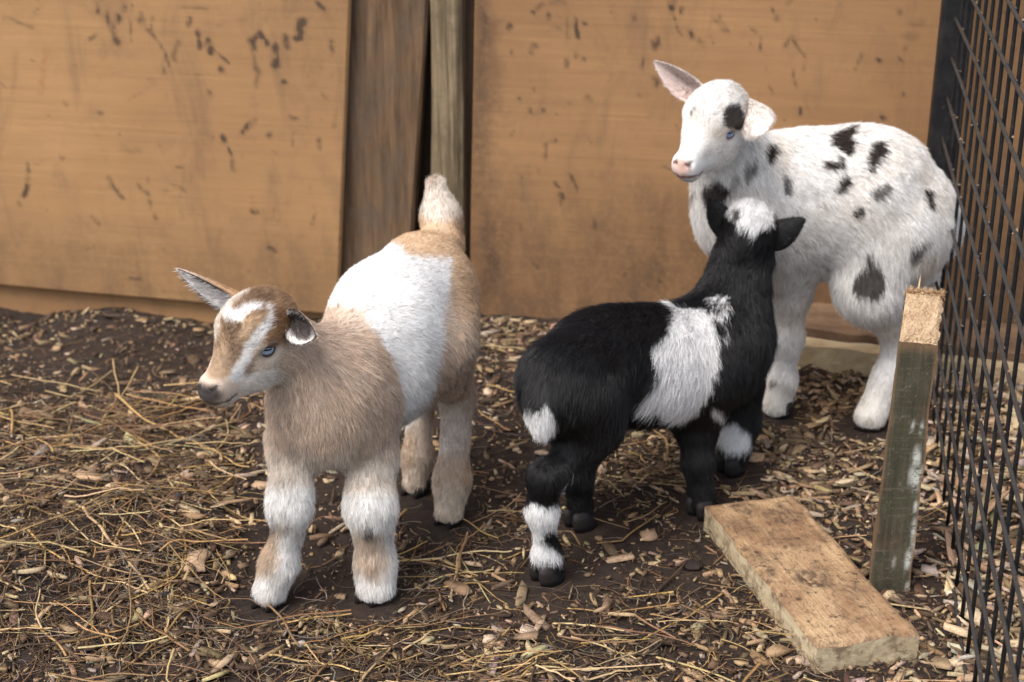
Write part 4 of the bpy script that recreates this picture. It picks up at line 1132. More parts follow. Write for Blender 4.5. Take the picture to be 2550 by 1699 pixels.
def c_(a, ra, b=None, rb=None, k=0.03, g='body', fl=0.012, flow=None, op='+', lift=0.35, px=True):
    """rounded cone between pixel+depth points; radii in photo pixels"""
    A = P(*a); B = P(*b) if b is not None else A.copy()
    rb = ra if rb is None else rb
    return dict(t='c', a=A, b=B, ra=ra * dist_at(A) / FPX, rb=rb * dist_at(B) / FPX, k=k, g=g, fl=fl, op=op, lift=lift,
                flow=None if flow is None else nrm(np.array(flow, float)))
def frame(f, u=(0, 0, 1), roll=0.0):
    f = nrm(np.array(f, float)); l = nrm(np.cross(np.array(u, float), f)); up = np.cross(f, l)
    c, s = math.cos(roll), math.sin(roll)
    return np.array([f, l * c + up * s, up * c - l * s]).T       # columns: forward, left, up
EYE_C, EYE_R = np.array([0.0150, 0.0205, -0.0068]), 0.0112
def head_prims(R, c, s, muzzle=1.0, fl=0.0055):
    o = []
    T = lambda p: R @ (np.array(p, float) * s) + c
    back = -R[:, 0]
    def e(p, r, k=0.012, fl_=fl, flow=None, op='+', rot=None, lift=0.3):
        RR = R if rot is None else R @ rot
        fw = back if flow is None else R @ nrm(np.array(flow, float))
        o.append(dict(t='e', a=T(p), R=RR, r=np.array(r) * s, k=k * s, g='head', fl=fl_, flow=fw, op=op, lift=lift))
    def cc(p, ra, q, rb, k=0.012, fl_=fl, flow=None, op='+', lift=0.3):
        fw = back if flow is None else R @ nrm(np.array(flow, float))
        o.append(dict(t='c', a=T(p), b=T(q), ra=ra * s, rb=rb * s, k=k * s, g='head', fl=fl_, flow=fw, op=op, lift=lift))
    e((-0.008, 0, 0.004), (0.043, 0.0355, 0.0395), fl_=fl * 1.35, lift=0.42, flow=(-1, 0, -0.1))
    e((0.016, 0, 0.012), (0.027, 0.028, 0.0265), 0.02, flow=(-0.8, 0, 0.5), fl_=fl * 1.1)
    cc((0.022, 0, -0.006), 0.0255, (0.070, 0, -0.0310), 0.0142, 0.02, fl_=fl * 0.6, flow=(-0.85, 0, 0.5))
    e((0.0760, 0, -0.0340), (0.0118, 0.0128, 0.0130), 0.010, fl_=fl * 0.25, flow=(-0.9, 0, 0.3))
    for y in (-1, 1): e((0.0765, 0.0072 * y, -0.0300), (0.0092, 0.0062, 0.0072), 0.006, fl_=fl * 0.2, flow=(-0.9, 0.2 * y, 0.3))
    cc((0.004, 0, -0.038), 0.0240, (0.060, 0, -0.0488), 0.0108, 0.016, fl_=fl * 0.9, flow=(-0.95, 0, -0.2))
    e((0.0755, 0, -0.0425), (0.0112, 0.0122, 0.0085), 0.008, fl_=fl * 0.25, flow=(-0.9, 0, -0.2))
    e((0.0625, 0, -0.0510), (0.0105, 0.0098, 0.0082), 0.01, fl_=fl * 0.45, flow=(-0.9, 0, -0.3))
    for y in (-1, 1):
        e((0.010, 0.0160 * y, -0.030), (0.029, 0.0140, 0.0225), 0.02, fl_=fl * 1.1, flow=(-0.85, 0.1 * y, -0.45))
        e((0.010, 0.0255 * y, 0.0065), (0.016, 0.0085, 0.0075), 0.012, fl_=fl * 0.7, flow=(-0.8, 0.1 * y, 0.5))
        e((0.058, 0.0095 * y, -0.0395), (0.018, 0.0070, 0.0082), 0.012, fl_=fl * 0.35, flow=(-0.9, 0.1 * y, -0.3))
        e((0.0165, 0.0320 * y, -0.0070), (0.0115, 0.0090, 0.0085), 0.006, fl_=fl * 0.5, op='-')
        # mouth line and nostril
        cc((0.0865, 0.004 * y, -0.0455), 0.0014, (0.076, 0.0120 * y, -0.0460), 0.0016, 0.003, op='-')
        cc((0.076, 0.0120 * y, -0.0460), 0.0015, (0.0590, 0.0170 * y, -0.0425), 0.0010, 0.003, op='-')
        cc((0.0885, 0.0045 * y, -0.0325), 0.0017, (0.0815, 0.0120 * y, -0.0265), 0.0026, 0.003, op='-')
    return o

def make_ear(base, tip, face, width, curl, thick=0.0028, n=26, m=17, droop=0.0, wide_at=0.42):
    """a cupped leaf: returns outer+inner closed surface with parameters"""
    base = np.array(base, float); tip = np.array(tip, float)
    ax = tip - base; L = np.linalg.norm(ax); ax = ax / L
    fc = np.array(face, float); fc = nrm(fc - ax * (fc @ ax)); sd_ = np.cross(ax, fc)
    u = np.linspace(0, 1, n)[:, None]; v = np.linspace(-1, 1, m)[None, :]
    wprof = width * np.power(np.clip(np.sin(math.pi * np.power(np.clip(u * 0.93 + 0.07, 0, 1), math.log(0.5) / math.log(wide_at * 0.93 + 0.07))), 0, 1), 0.75)
    ang = curl * (1 - 0.45 * u)                        # half angle of the cup
    rad = wprof / np.maximum(np.sin(np.minimum(ang, 1.5)), 0.2)
    a = v * ang
    x = rad * np.sin(a); y = rad * (np.cos(ang * 0) - np.cos(a))
    C = base + ax * (u[..., None] * L) + fc * (droop * (u[..., None] ** 2))
    inner = C + sd_ * x[..., None] + fc * (y - 0.0)[..., None]
    nr = nrm(-sd_ * np.sin(a)[..., None] + fc * np.cos(a)[..., None] * np.ones_like(u)[..., None])
    th = thick * (1 - 0.5 * u) * (0.35 + 0.65 * np.sqrt(np.clip(1 - v ** 2, 0, 1)))
    outer = inner - nr * th[..., None]
    return inner, outer, nr, ax, u + 0 * v, v + 0 * u

# ------------------------------------------------------------------ fur
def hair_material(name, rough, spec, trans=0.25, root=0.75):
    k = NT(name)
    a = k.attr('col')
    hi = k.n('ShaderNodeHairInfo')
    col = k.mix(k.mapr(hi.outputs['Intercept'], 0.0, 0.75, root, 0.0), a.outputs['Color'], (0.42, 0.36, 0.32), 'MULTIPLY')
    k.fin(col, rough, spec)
    if trans:
        t = k.n('ShaderNodeBsdfTranslucent'); k.l(col, t.inputs['Color'])
        mx = k.n('ShaderNodeMixShader'); mx.inputs[0].default_value = trans
        k.l(k.b.outputs[0], mx.inputs[1]); k.l(t.outputs[0], mx.inputs[2]); k.l(mx.outputs[0], k.out.inputs['Surface'])
    return k.m
def skin_material(name, rough=0.7, spec=0.25):
    k = NT(name); a = k.attr('col')
    return k.fin(a.outputs['Color'], rough, spec)
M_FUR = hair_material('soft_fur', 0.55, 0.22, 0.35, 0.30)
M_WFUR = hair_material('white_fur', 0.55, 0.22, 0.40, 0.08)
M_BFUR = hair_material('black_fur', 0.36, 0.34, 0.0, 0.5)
M_SKIN = skin_material('hide')
M_WET = skin_material('moist_skin', 0.38, 0.5)
def fur_obj(name, parent, pts, radii, cols, mat):
    """pts (n,k,3) world, radii (n,k), cols (n,3)"""
    n, k = pts.shape[:2]
    pts = pts - np.array(parent_loc(parent))
    cu = bpy.data.hair_curves.new(name)
    cu.add_curves([k] * n)
    cu.attributes['position'].data.foreach_set('vector', pts.astype(F32).ravel())
    r = cu.attributes.get('radius') or cu.attributes.new('radius', 'FLOAT', 'POINT')
    r.data.foreach_set('value', radii.astype(F32).ravel())
    c = cu.attributes.new('col', 'FLOAT_COLOR', 'CURVE')
    c.data.foreach_set('color', np.concatenate([cols, np.ones((n, 1))], 1).astype(F32).ravel())
    cu.materials.append(mat)
    return link(bpy.data.objects.new(name, cu), parent)
def grow(root, nor, flow, length, cols, seed, thick=0.00022, lift=0.4, clump=0.42, K=5, gravity=0.12, vary=0.25):
    n = len(root); rg = np.random.default_rng(seed)
    t = flow - nor * (flow * nor).sum(1, keepdims=True); t = nrm(t)
    # tufts: neighbouring strands lean the same way
    cl = vnoise3(root * 80, seed) * 0.45 + vnoise3(root * 210, seed + 9) * 0.50 + vnoise3(root * 420, seed + 19) * 0.40
    cl = cl - nor * (cl * nor).sum(1, keepdims=True) * 0.6
    L = (length * rg.uniform(0.70, 1.20, n))[:, None]
    lf = (lift * rg.uniform(0.75, 1.3, n))[:, None] if np.isscalar(lift) else (lift * rg.uniform(0.75, 1.3, n))[:, None]
    jit = rg.normal(0, 0.14, (n, 3))
    pts = np.zeros((n, K, 3)); rad = np.zeros((n, K))
    for i in range(K):
        s = i / (K - 1)
        p = root - nor * 0.0006 + t * (L * s * (0.55 + 0.45 * s)) + nor * (L * lf * (s - 0.42 * s * s) * 1.25)
        p = p + (cl * clump + jit) * L * (s ** 1.5) + np.array([0, 0, -gravity]) * L * s * s
        pts[:, i] = p
        rad[:, i] = np.ravel(thick) * (1 - 0.82 * s ** 1.6)
    v = 1 + rg.normal(0, vary, (n, 1)) + 0.14 * vnoise(root * 110, seed + 3)[:, None] + 0.26 * vnoise(root * 430, seed + 4)[:, None]
    return pts, rad * (0.75 + 0.5 * rg.random((n, 1))), np.clip(cols * np.clip(v, 0.45, 1.6), 0.002, 0.93)

def sample_surface(V, Fq, dens, rg):
    T = np.concatenate([Fq[:, [0, 1, 2]], Fq[:, [0, 2, 3]]])
    A = V[T[:, 0]]; B = V[T[:, 1]]; C = V[T[:, 2]]
    ar = 0.5 * np.linalg.norm(np.cross(B - A, C - A), axis=1)
    w = ar * dens[T].mean(1)
    cnt = rg.poisson(w)
    ti = np.repeat(np.arange(len(T)), cnt)
    r1 = np.sqrt(rg.random(len(ti))); r2 = rg.random(len(ti))
    bc = np.stack([1 - r1, r1 * (1 - r2), r1 * r2], 1)
    return T[ti], bc
def bary(arr, T, bc):
    return (arr[T] * bc[..., None]).sum(1) if arr.ndim == 2 else (arr[T] * bc).sum(1)

class Coat:
    """colour of the coat at points on the hide; patches are outlines measured in the photo and carried through the body"""
    def __init__(s, base, layers, headfn=None): s.base = base; s.layers = layers; s.headfn = headfn
    def __call__(s, X, head, hc):
        px, py = to_px(X)
        n1 = fbm(X * 70, 3, 51); n2 = fbm(X * 70, 3, 61)
        f1 = vnoise(X * 420, 71); f2 = vnoise(X * 420, 81)
        base = np.array(s.base(X, px, py)) if callable(s.base) else np.array(s.base)
        c = np.ones((len(X), 3)) * base
        for ly in s.layers:
            col, poly, soft, amp = ly[:4]
            op = ly[4] if len(ly) > 4 else {}
            q = np.array(poly, float)
            wx = px + n1 * amp + f1 * amp * 0.5; wy = py + n2 * amp + f2 * amp * 0.5
            m = smooth(soft, -soft, poly_sd(wx, wy, q)) * op.get('a', 1.0)
            if 'y' in op: m = m * ((X[:, 1] > op['y'][0]) & (X[:, 1] < op['y'][1]))
            if op.get('on') == 'head': m = m * head
            if op.get('on') == 'body': m = m * (1 - head)
            if op.get('patchy'): m = m * smooth(-0.1, 0.15, vnoise(X * 260, 91) + op['patchy'])
            c = c * (1 - m[:, None]) + np.array(col) * m[:, None]
        if s.headfn is not None:
            c = s.headfn(c, X, head, hc)
        return c

def build_goat(label, group, body, headR, headC, headS, coat, ears, hooves, fur_mat, density, seed, eye_col, lid_col, rootxy, muzzle_col, nose_fn, kthick=1.0, head_fl=0.0068, skin=0.8, eyes=(1, -1), hair_len=0.66, lift_k=1.28, edge_jit=0.0018):
    rg = np.random.default_rng(seed)
    root = empty('goat_kid', (rootxy[0], rootxy[1], 0))
    tag(root, label, 'goat', group)
    hp = head_prims(headR, headC, headS, fl=head_fl)
    sdf = SDF(body + hp)
    V, Fq = sdf.mesh(0.0033)
    for _ in range(3):
        d = sdf.at(V); g = sdf.grad(V)
        V = V - g * (np.clip(d, -0.003, 0.003) / np.maximum((g * g).sum(1), 0.2))[:, None]
    N = nrm(sdf.grad(V))
    plus = [p for p in sdf.prims if p['op'] == '+']
    ds = np.stack([cap_d(V, p) for p in plus], 1)
    W = np.exp(-np.clip(ds, -0.004, 1) / 0.006) + 1e-12; W /= W.sum(1, keepdims=True)
    fl = np.array([p['flow'] if p['flow'] is not None else nrm(p['b'] - p['a'] + 1e-9) for p in plus])
    flow = W @ fl + np.array([0, 0, -0.12])
    ln = W @ np.array([p['fl'] for p in plus]) * hair_len
    lift = W @ np.array([p['lift'] for p in plus])
    ish = np.array([1.0 if p['g'] == 'head' else 0.0 for p in plus])
    head = W @ ish
    hc = (V - headC) @ headR / headS
    col = coat(V, head, hc)
    # bare places: eyes, nose leather, mouth line, nostril
    def bareness(hc, head):
        b = np.zeros(len(hc))
        for y in (1, -1):
            e = EYE_C * np.array([1, y, 1])
            b = np.maximum(b, smooth(0.0140, 0.0105, np.linalg.norm((hc - e - np.array([0.001, 0, 0])) * np.array([0.80, 0.55, 1.30]), axis=1)) * (hc[:, 1] * y > 0))
        nose = smooth(0.0088, 0.0062, np.linalg.norm((hc - np.array([0.0870, 0, -0.0335])) * np.array([0.8, 0.62, 1.0]), axis=1))
        return np.maximum(b, nose) * (head > 0.5)
    body_o = None
    bare = bareness(hc, head)
    ccol = col * 0.9
    ncol = nose_fn(hc)
    for cc_, m in ncol: ccol = ccol * (1 - (m * (head > 0.5))[:, None]) + np.array(cc_) * (m * (head > 0.5))[:, None]
    body_o = mesh_obj('body', V, Fq, M_SKIN, root, ccol * skin, True)
    # fur on the body
    dens = density * np.clip(0.010 / np.maximum(ln, 0.0012), 0.55, 3.2)
    T, bc = sample_surface(V, Fq, dens, rg)
    R_ = bary(V, T, bc); Nn = nrm(bary(N, T, bc)); Fl = bary(flow, T, bc); Ln = bary(ln, T, bc); Lf = bary(lift, T, bc) * lift_k; Hd = bary(head, T, bc)
    hcs = (R_ - headC) @ headR / headS
    keep = rg.random(len(R_)) > bareness(hcs, Hd) * 1.2
    keep &= R_[:, 2] > 0.009
    R_, Nn, Fl, Ln, Lf, Hd, hcs = [x[keep] for x in (R_, Nn, Fl, Ln, Lf, Hd, hcs)]
    Cc = coat(R_ + rg.normal(0, 1, R_.shape) * (edge_jit * (1 - 0.55 * Hd))[:, None], Hd, hcs)
    for cc_, m in nose_fn(hcs): Cc = Cc * (1 - (m * (Hd > 0.5))[:, None]) + np.array(cc_) * (m * (Hd > 0.5))[:, None]
    th = 0.00018 * kthick * (0.6 + 0.4 * np.clip(Ln / 0.012, 0, 1.2))[:, None]
    for y in (1, -1):
        e = EYE_C * np.array([1, y, 1])
        ring = smooth(0.026, 0.014, np.linalg.norm((hcs - e) * np.array([0.8, 0.55, 1.1]), axis=1)) * (Hd > 0.5)
        Ln = Ln * (1 - 0.60 * ring)
    pts, rad, Cc = grow(R_, Nn, Fl, Ln, Cc, seed, th, Lf)
    pts[..., 2] = np.maximum(pts[..., 2], 0.005)
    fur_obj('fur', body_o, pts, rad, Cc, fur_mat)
    # ears
    for er in ears:
        inner, outer, nr, ax, uu, vv = make_ear(er['base'], er['tip'], er['face'], er['w'], er['curl'], droop=er.get('droop', 0), wide_at=er.get('wide', 0.42))
        n, m = inner.shape[:2]
        VV = np.concatenate([inner.reshape(-1, 3), outer.reshape(-1, 3)])
        f1 = grid_faces(n, m); f2 = grid_faces(n, m, n * m)[:, ::-1]
        idx = np.arange(n * m).reshape(n, m)
        ring = np.concatenate([idx[:, 0], idx[-1, 1:], idx[-2::-1, -1], idx[0, -2:0:-1]])
        j = np.arange(len(ring)); j2 = (j + 1) % len(ring)
        f3 = np.stack([ring[j], ring[j2], ring[j2] + n * m, ring[j] + n * m], -1)
        ci = np.array(er['cin'](uu, vv)).reshape(-1, 3); co = np.array(er['cout'](uu, vv)).reshape(-1, 3)
        ear_o = mesh_obj('ear', VV, np.concatenate([f1, f2, f3]), M_SKIN, root, np.concatenate([ci, co]) * 0.92, True)
        allp = []
        for surf, sgn, cf, dl, L0, lf in ((inner, 1, er['cin'], er.get('di', 0.5), er.get('li', 0.006), 0.55), (outer, -1, er['cout'], 1.3, er.get('lo', 0.0045), 0.28)):
            sv = surf.reshape(-1, 3); fq = grid_faces(n, m)
            Te, be = sample_surface(sv, fq, np.full(len(sv), density * dl * 1.5), rg)
            rr = bary(sv, Te, be); nn = nrm(bary(nr.reshape(-1, 3) * sgn, Te, be))
            ue = bary(uu.reshape(-1), Te, be); ve = bary(vv.reshape(-1), Te, be)
            k2 = rg.random(len(rr)) < 1
            cc2 = cf(ue, ve)
            side = nrm(np.cross(ax, nn))
            fw = ax + side * (0.35 * ve * sgn)[:, None] if sgn < 0 else ax * 0.8 + side * (0.6 * ve)[:, None]
            LL = np.full(len(rr), L0) * (1 - 0.45 * ue)
            p_, r_, c2 = grow(rr, nn, fw, LL, np.array(cc2), seed + 7, 0.00017 * kthick, lf, 0.15, gravity=0.02)
            allp.append((p_, r_, c2))
        fur_obj('ear_fur', ear_o, np.concatenate([a[0] for a in allp]), np.concatenate([a[1] for a in allp]), np.concatenate([a[2] for a in allp]), fur_mat)
    # eyes and lids
    for y in eyes:
        make_eye(root, headR, headC, headS, y, eye_col, lid_col, er)
    # hooves
    for (hx, hd) in hooves:
        make_hoof(root, hx, hd)
    return root

def make_eye(root, R, c, s, y, eye_col, lid_col, er):
    ec = R @ (EYE_C * np.array([1, y, 1]) * s) + c; r = EYE_R * s
    axis = nrm(R @ nrm(np.array([0.42, 0.90 * y, 0.06])))
    up = nrm(R[:, 2] * 1.0 - R[:, 0] * 0.12); up = nrm(up - axis * (up @ axis)); rt = np.cross(up, axis)
    n, m = 34, 40
    V = []; C = []
    for i in range(n + 1):
        a = math.pi * i / n
        for j in range(m):
            b = 2 * math.pi * j / m
            d = axis * math.cos(a) + (rt * math.cos(b) + up * math.sin(b)) * math.sin(a)
            V.append(ec + d * r * (1 + 0.045 * math.exp(-(a / 0.5) ** 2)))
            h, v = math.sin(a) * math.cos(b), math.sin(a) * math.sin(b)
            ir = 0.78
            if a > math.pi / 2: col = (0.05, 0.04, 0.04)
            elif math.hypot(h, v) > ir: col = (0.045, 0.035, 0.03)
            elif abs(v - 0.09) < 0.085 and abs(h) < 0.42: col = (0.006, 0.007, 0.012)
            elif math.hypot(h, v) > ir * 0.86: col = tuple(np.array(eye_col) * 0.35)
            else: col = tuple(np.array(eye_col) * (0.72 + 0.16 * math.sin(b * 17) + 0.10 * math.sin(b * 31 + 1)) * (0.8 + 0.4 * math.hypot(h, v)))
            C.append(col)
    Fq = [(i * m + j, i * m + (j + 1) % m, (i + 1) * m + (j + 1) % m, (i + 1) * m + j) for i in range(n) for j in range(m)]
    o = mesh_obj('eye', V, Fq, M_EYE, root, C, True)
    # lids: a ring of skin with an almond opening
    n, m = 48, 10
    V = []; C = []
    for i in range(n):
        ph = 2 * math.pi * i / n
        cx, cy = math.cos(ph), math.sin(ph)
        fwd_ = -cx * y > 0
        ah, au = (1.30 if fwd_ else 1.05), (0.22 if cy > 0 else 0.36)
        rin = 1.0 / math.sqrt((cx / ah) ** 2 * 1.0 + (cy / au) ** 2 + 1e-9)
        rin = rin * (1 - 0.10 * abs(cx) ** 6 * 0)
        for j in range(m):
            t = j / (m - 1)
            a = rin + (1.45 - rin) * t
            rr = r * (1.035 + 0.10 * smooth(0, 0.25, t) - 0.12 * t ** 2 - 0.02 * (j == 0))
            d = axis * math.cos(a) + (rt * cx + up * cy) * math.sin(a)
            V.append(ec + d * rr)
            dk = 1 - smooth(0.05, 0.30, t)
            C.append(tuple(np.array((0.022, 0.018, 0.018)) * dk + np.array(lid_col) * (1 - dk)))
    Fq = [(i * m + j, i * m + j + 1, ((i + 1) % n) * m + j + 1, ((i + 1) % n) * m + j) for i in range(n) for j in range(m - 1)]
    mesh_obj('eyelid', V, Fq, M_WET, o, C, True)
def eye_material():
    k = NT('eye_gloss'); a = k.attr('col')
    k.fin(a.outputs['Color'], 0.06, 0.6)
    return k.m
M_EYE = eye_material()
M_HOOF = NT('hoof_horn').fin((0.016, 0.013, 0.012), 0.65, 0.25)
def make_hoof(root, at, heading):
    """two-toed hoof: at = ground point under it"""
    at = np.array(at, float); h = nrm(np.array([heading[0], heading[1], 0.0])); l = np.array([-h[1], h[0], 0])
    mb = MB()
    for sgn in (-1, 1):
        prof = [(-0.002, 0.98), (0.006, 0.98), (0.013, 0.86), (0.020, 0.66)]
        base = len(mb.V); n = 12
        for z, k in prof:
            for j in range(n):
                a = 2 * math.pi * j / n
                fx = math.cos(a); fy = math.sin(a)
                ff = 0.0155 * fx * (1.0 if fx < 0 else 1.08) * k - z * 0.35 - 0.003
                ss = 0.0078 * fy * k * (1 - 0.25 * max(fx, 0)) + sgn * 0.0086
                mb.V.append(tuple(at + h * ff + l * ss + np.array([0, 0, z + 0.001])))
        for i in range(len(prof) - 1):
            for j in range(n):
                mb.F.append((base + i * n + j, base + i * n + (j + 1) % n, base + (i + 1) * n + (j + 1) % n, base + (i + 1) * n + j))
        mb.F.append(tuple(base + j for j in reversed(range(n)))); mb.F.append(tuple(base + (len(prof) - 1) * n + j for j in range(n)))
    mb.build('hoof', M_HOOF, root, True)
def lerp(a, b, t):
    return np.array(a) * (1 - t)[..., None] + np.array(b) * t[..., None]
def unit(*a): return nrm(np.array(a, float))
def cr(pts, ox, oy, s): return [(ox + x * s, oy + y * s) for x, y in pts]

# ------------------------------------------------------------------ 1: the tan kid with the white saddle
TF = unit(-0.45, -0.89, 0); TB = -TF                 # heading / towards the tail
DN = np.array([0, 0, -1.0])
t_body = [
 c_((838, 985, 1.455), 122, fl=0.014, flow=TB * 0.5 + DN, k=0.04), c_((828, 1062, 1.445), 92, fl=0.013, flow=DN + TB * 0.3, k=0.04),
 c_((880, 856, 1.50), 80, (940, 800, 1.56), 110, fl=0.009, lift=0.22, flow=TB + DN * 0.25, k=0.05),
 c_((985, 765, 1.57), 122, (1050, 692, 1.645), 116, fl=0.0085, lift=0.2, flow=TB + DN * 0.25, k=0.05),
 c_((960, 900, 1.54), 118, (1040, 830, 1.61), 112, fl=0.011, lift=0.25, flow=TB * 0.8 + DN * 0.6, k=0.05),
 c_((968, 962, 1.525), 84, (1010, 930, 1.56), 82, fl=0.012, flow=TB * 0.6 + DN, k=0.04),
 c_((725, 872, 1.425), 82, (800, 955, 1.45), 104, fl=0.013, flow=TB * 0.5 + DN * 0.9, k=0.04),
 c_((1100, 735, 1.635), 66, (1092, 850, 1.58), 68, fl=0.012, flow=DN + TB * 0.35, k=0.04),
 # near hind leg
 c_((1096, 850, 1.58), 72, (1108, 925, 1.60), 50, fl=0.0104, lift=0.22, k=0.03, flow=DN + TB * 0.3),
 c_((1108, 930, 1.60), 46, (1140, 990, 1.635), 34, fl=0.0104, lift=0.22, k=0.03), c_((1140, 990, 1.635), 36, (1126, 1195, 1.592), 36, fl=0.0096, lift=0.22, k=0.02),
 c_((1126, 1195, 1.592), 37, (1118, 1272, 1.580), 34, fl=0.0104, lift=0.22, k=0.02),
 # far hind leg
 c_((1010, 800, 1.70), 80, (1025, 920, 1.665), 52, fl=0.0096, lift=0.22, k=0.03, flow=DN), c_((1030, 930, 1.665), 42, (1046, 1000, 1.705), 32, fl=0.0089, lift=0.22, k=0.02),
 c_((1046, 1000, 1.705), 32, (1040, 1140, 1.668), 32, fl=0.0089, lift=0.22, k=0.015), c_((1040, 1140, 1.668), 34, (1034, 1203, 1.655), 31, fl=0.0089, lift=0.22, k=0.015),
 # forelegs
 c_((745, 1030, 1.435), 60, (728, 1140, 1.435), 46, fl=0.0115, lift=0.3, k=0.03, flow=DN), c_((694, 1090, 1.455), 20, fl=0.012, k=0.03, flow=DN), c_((728, 1140, 1.435), 42, (722, 1225, 1.412), 42, fl=0.010, lift=0.35, k=0.02),
 c_((722, 1225, 1.412), 44, (722, 1262, 1.405), 47, fl=0.011, lift=0.4, k=0.015), c_((722, 1262, 1.405), 38, (718, 1322, 1.412), 32, fl=0.010, lift=0.3, k=0.02), c_((718, 1322, 1.412), 32, (696, 1400, 1.410), 40, fl=0.010, lift=0.3, k=0.012), c_((696, 1400, 1.410), 39, (674, 1466, 1.404), 40, fl=0.011, lift=0.3, k=0.015),
 c_((908, 1035, 1.465), 68, (928, 1140, 1.455), 54, fl=0.0115, lift=0.3, k=0.03, flow=DN), c_((928, 1140, 1.455), 48, (922, 1235, 1.428), 49, fl=0.010, lift=0.35, k=0.02),
 c_((922, 1235, 1.428), 52, (922, 1268, 1.420), 56, fl=0.011, lift=0.4, k=0.015), c_((922, 1268, 1.420), 46, (930, 1325, 1.426), 41, fl=0.010, lift=0.3, k=0.02), c_((930, 1325, 1.426), 40, (934, 1400, 1.424), 43, fl=0.010, lift=0.3, k=0.012), c_((934, 1400, 1.424), 43, (936, 1460, 1.415), 46, fl=0.011, lift=0.3, k=0.015),
 # tail, held straight up
 c_((1104, 600, 1.70), 50, (1098, 540, 1.715), 43, fl=0.010, lift=0.2, k=0.03, flow=(0, 0, 1)), c_((1098, 540, 1.715), 42, (1086, 466, 1.722), 25, fl=0.013, k=0.015, flow=(0.0, 0.1, 1), lift=0.2),
]
TAN = (0.62, 0.485, 0.375); TAN_R = (0.60, 0.430, 0.280); WHT = (0.83, 0.82, 0.80); TANG = (0.66, 0.56, 0.475)
def t_base(X, px, py):
    rump = smooth(640, 760, py) * 0 + smooth(1.52, 1.60, X[:, 1]) * smooth(0.20, 0.27, X[:, 2])
    low = smooth(0.23, 0.10, X[:, 2])
    n = 0.5 + 0.5 * fbm(X * 30, 3, 5)
    c = lerp(TAN, TAN_R, rump)
    c = c * (1 - low[:, None] * 0.55) + np.array((0.62, 0.53, 0.44)) * (low * 0.55)[:, None]
    gk = (smooth(0.0, 0.8, n) * 0.55)[:, None] * (1 - rump[:, None])
    c = c * (1 - gk) + np.array(TANG) * gk
    return c
hcrop = lambda pts: cr(pts, 400, 620, 0.3188)
lcrop = lambda pts: cr(pts, 550, 400, 0.7338)
DKH = (0.16, 0.10, 0.065); CROWN = (0.38, 0.245, 0.145); BLAZE = (0.36, 0.245, 0.15)
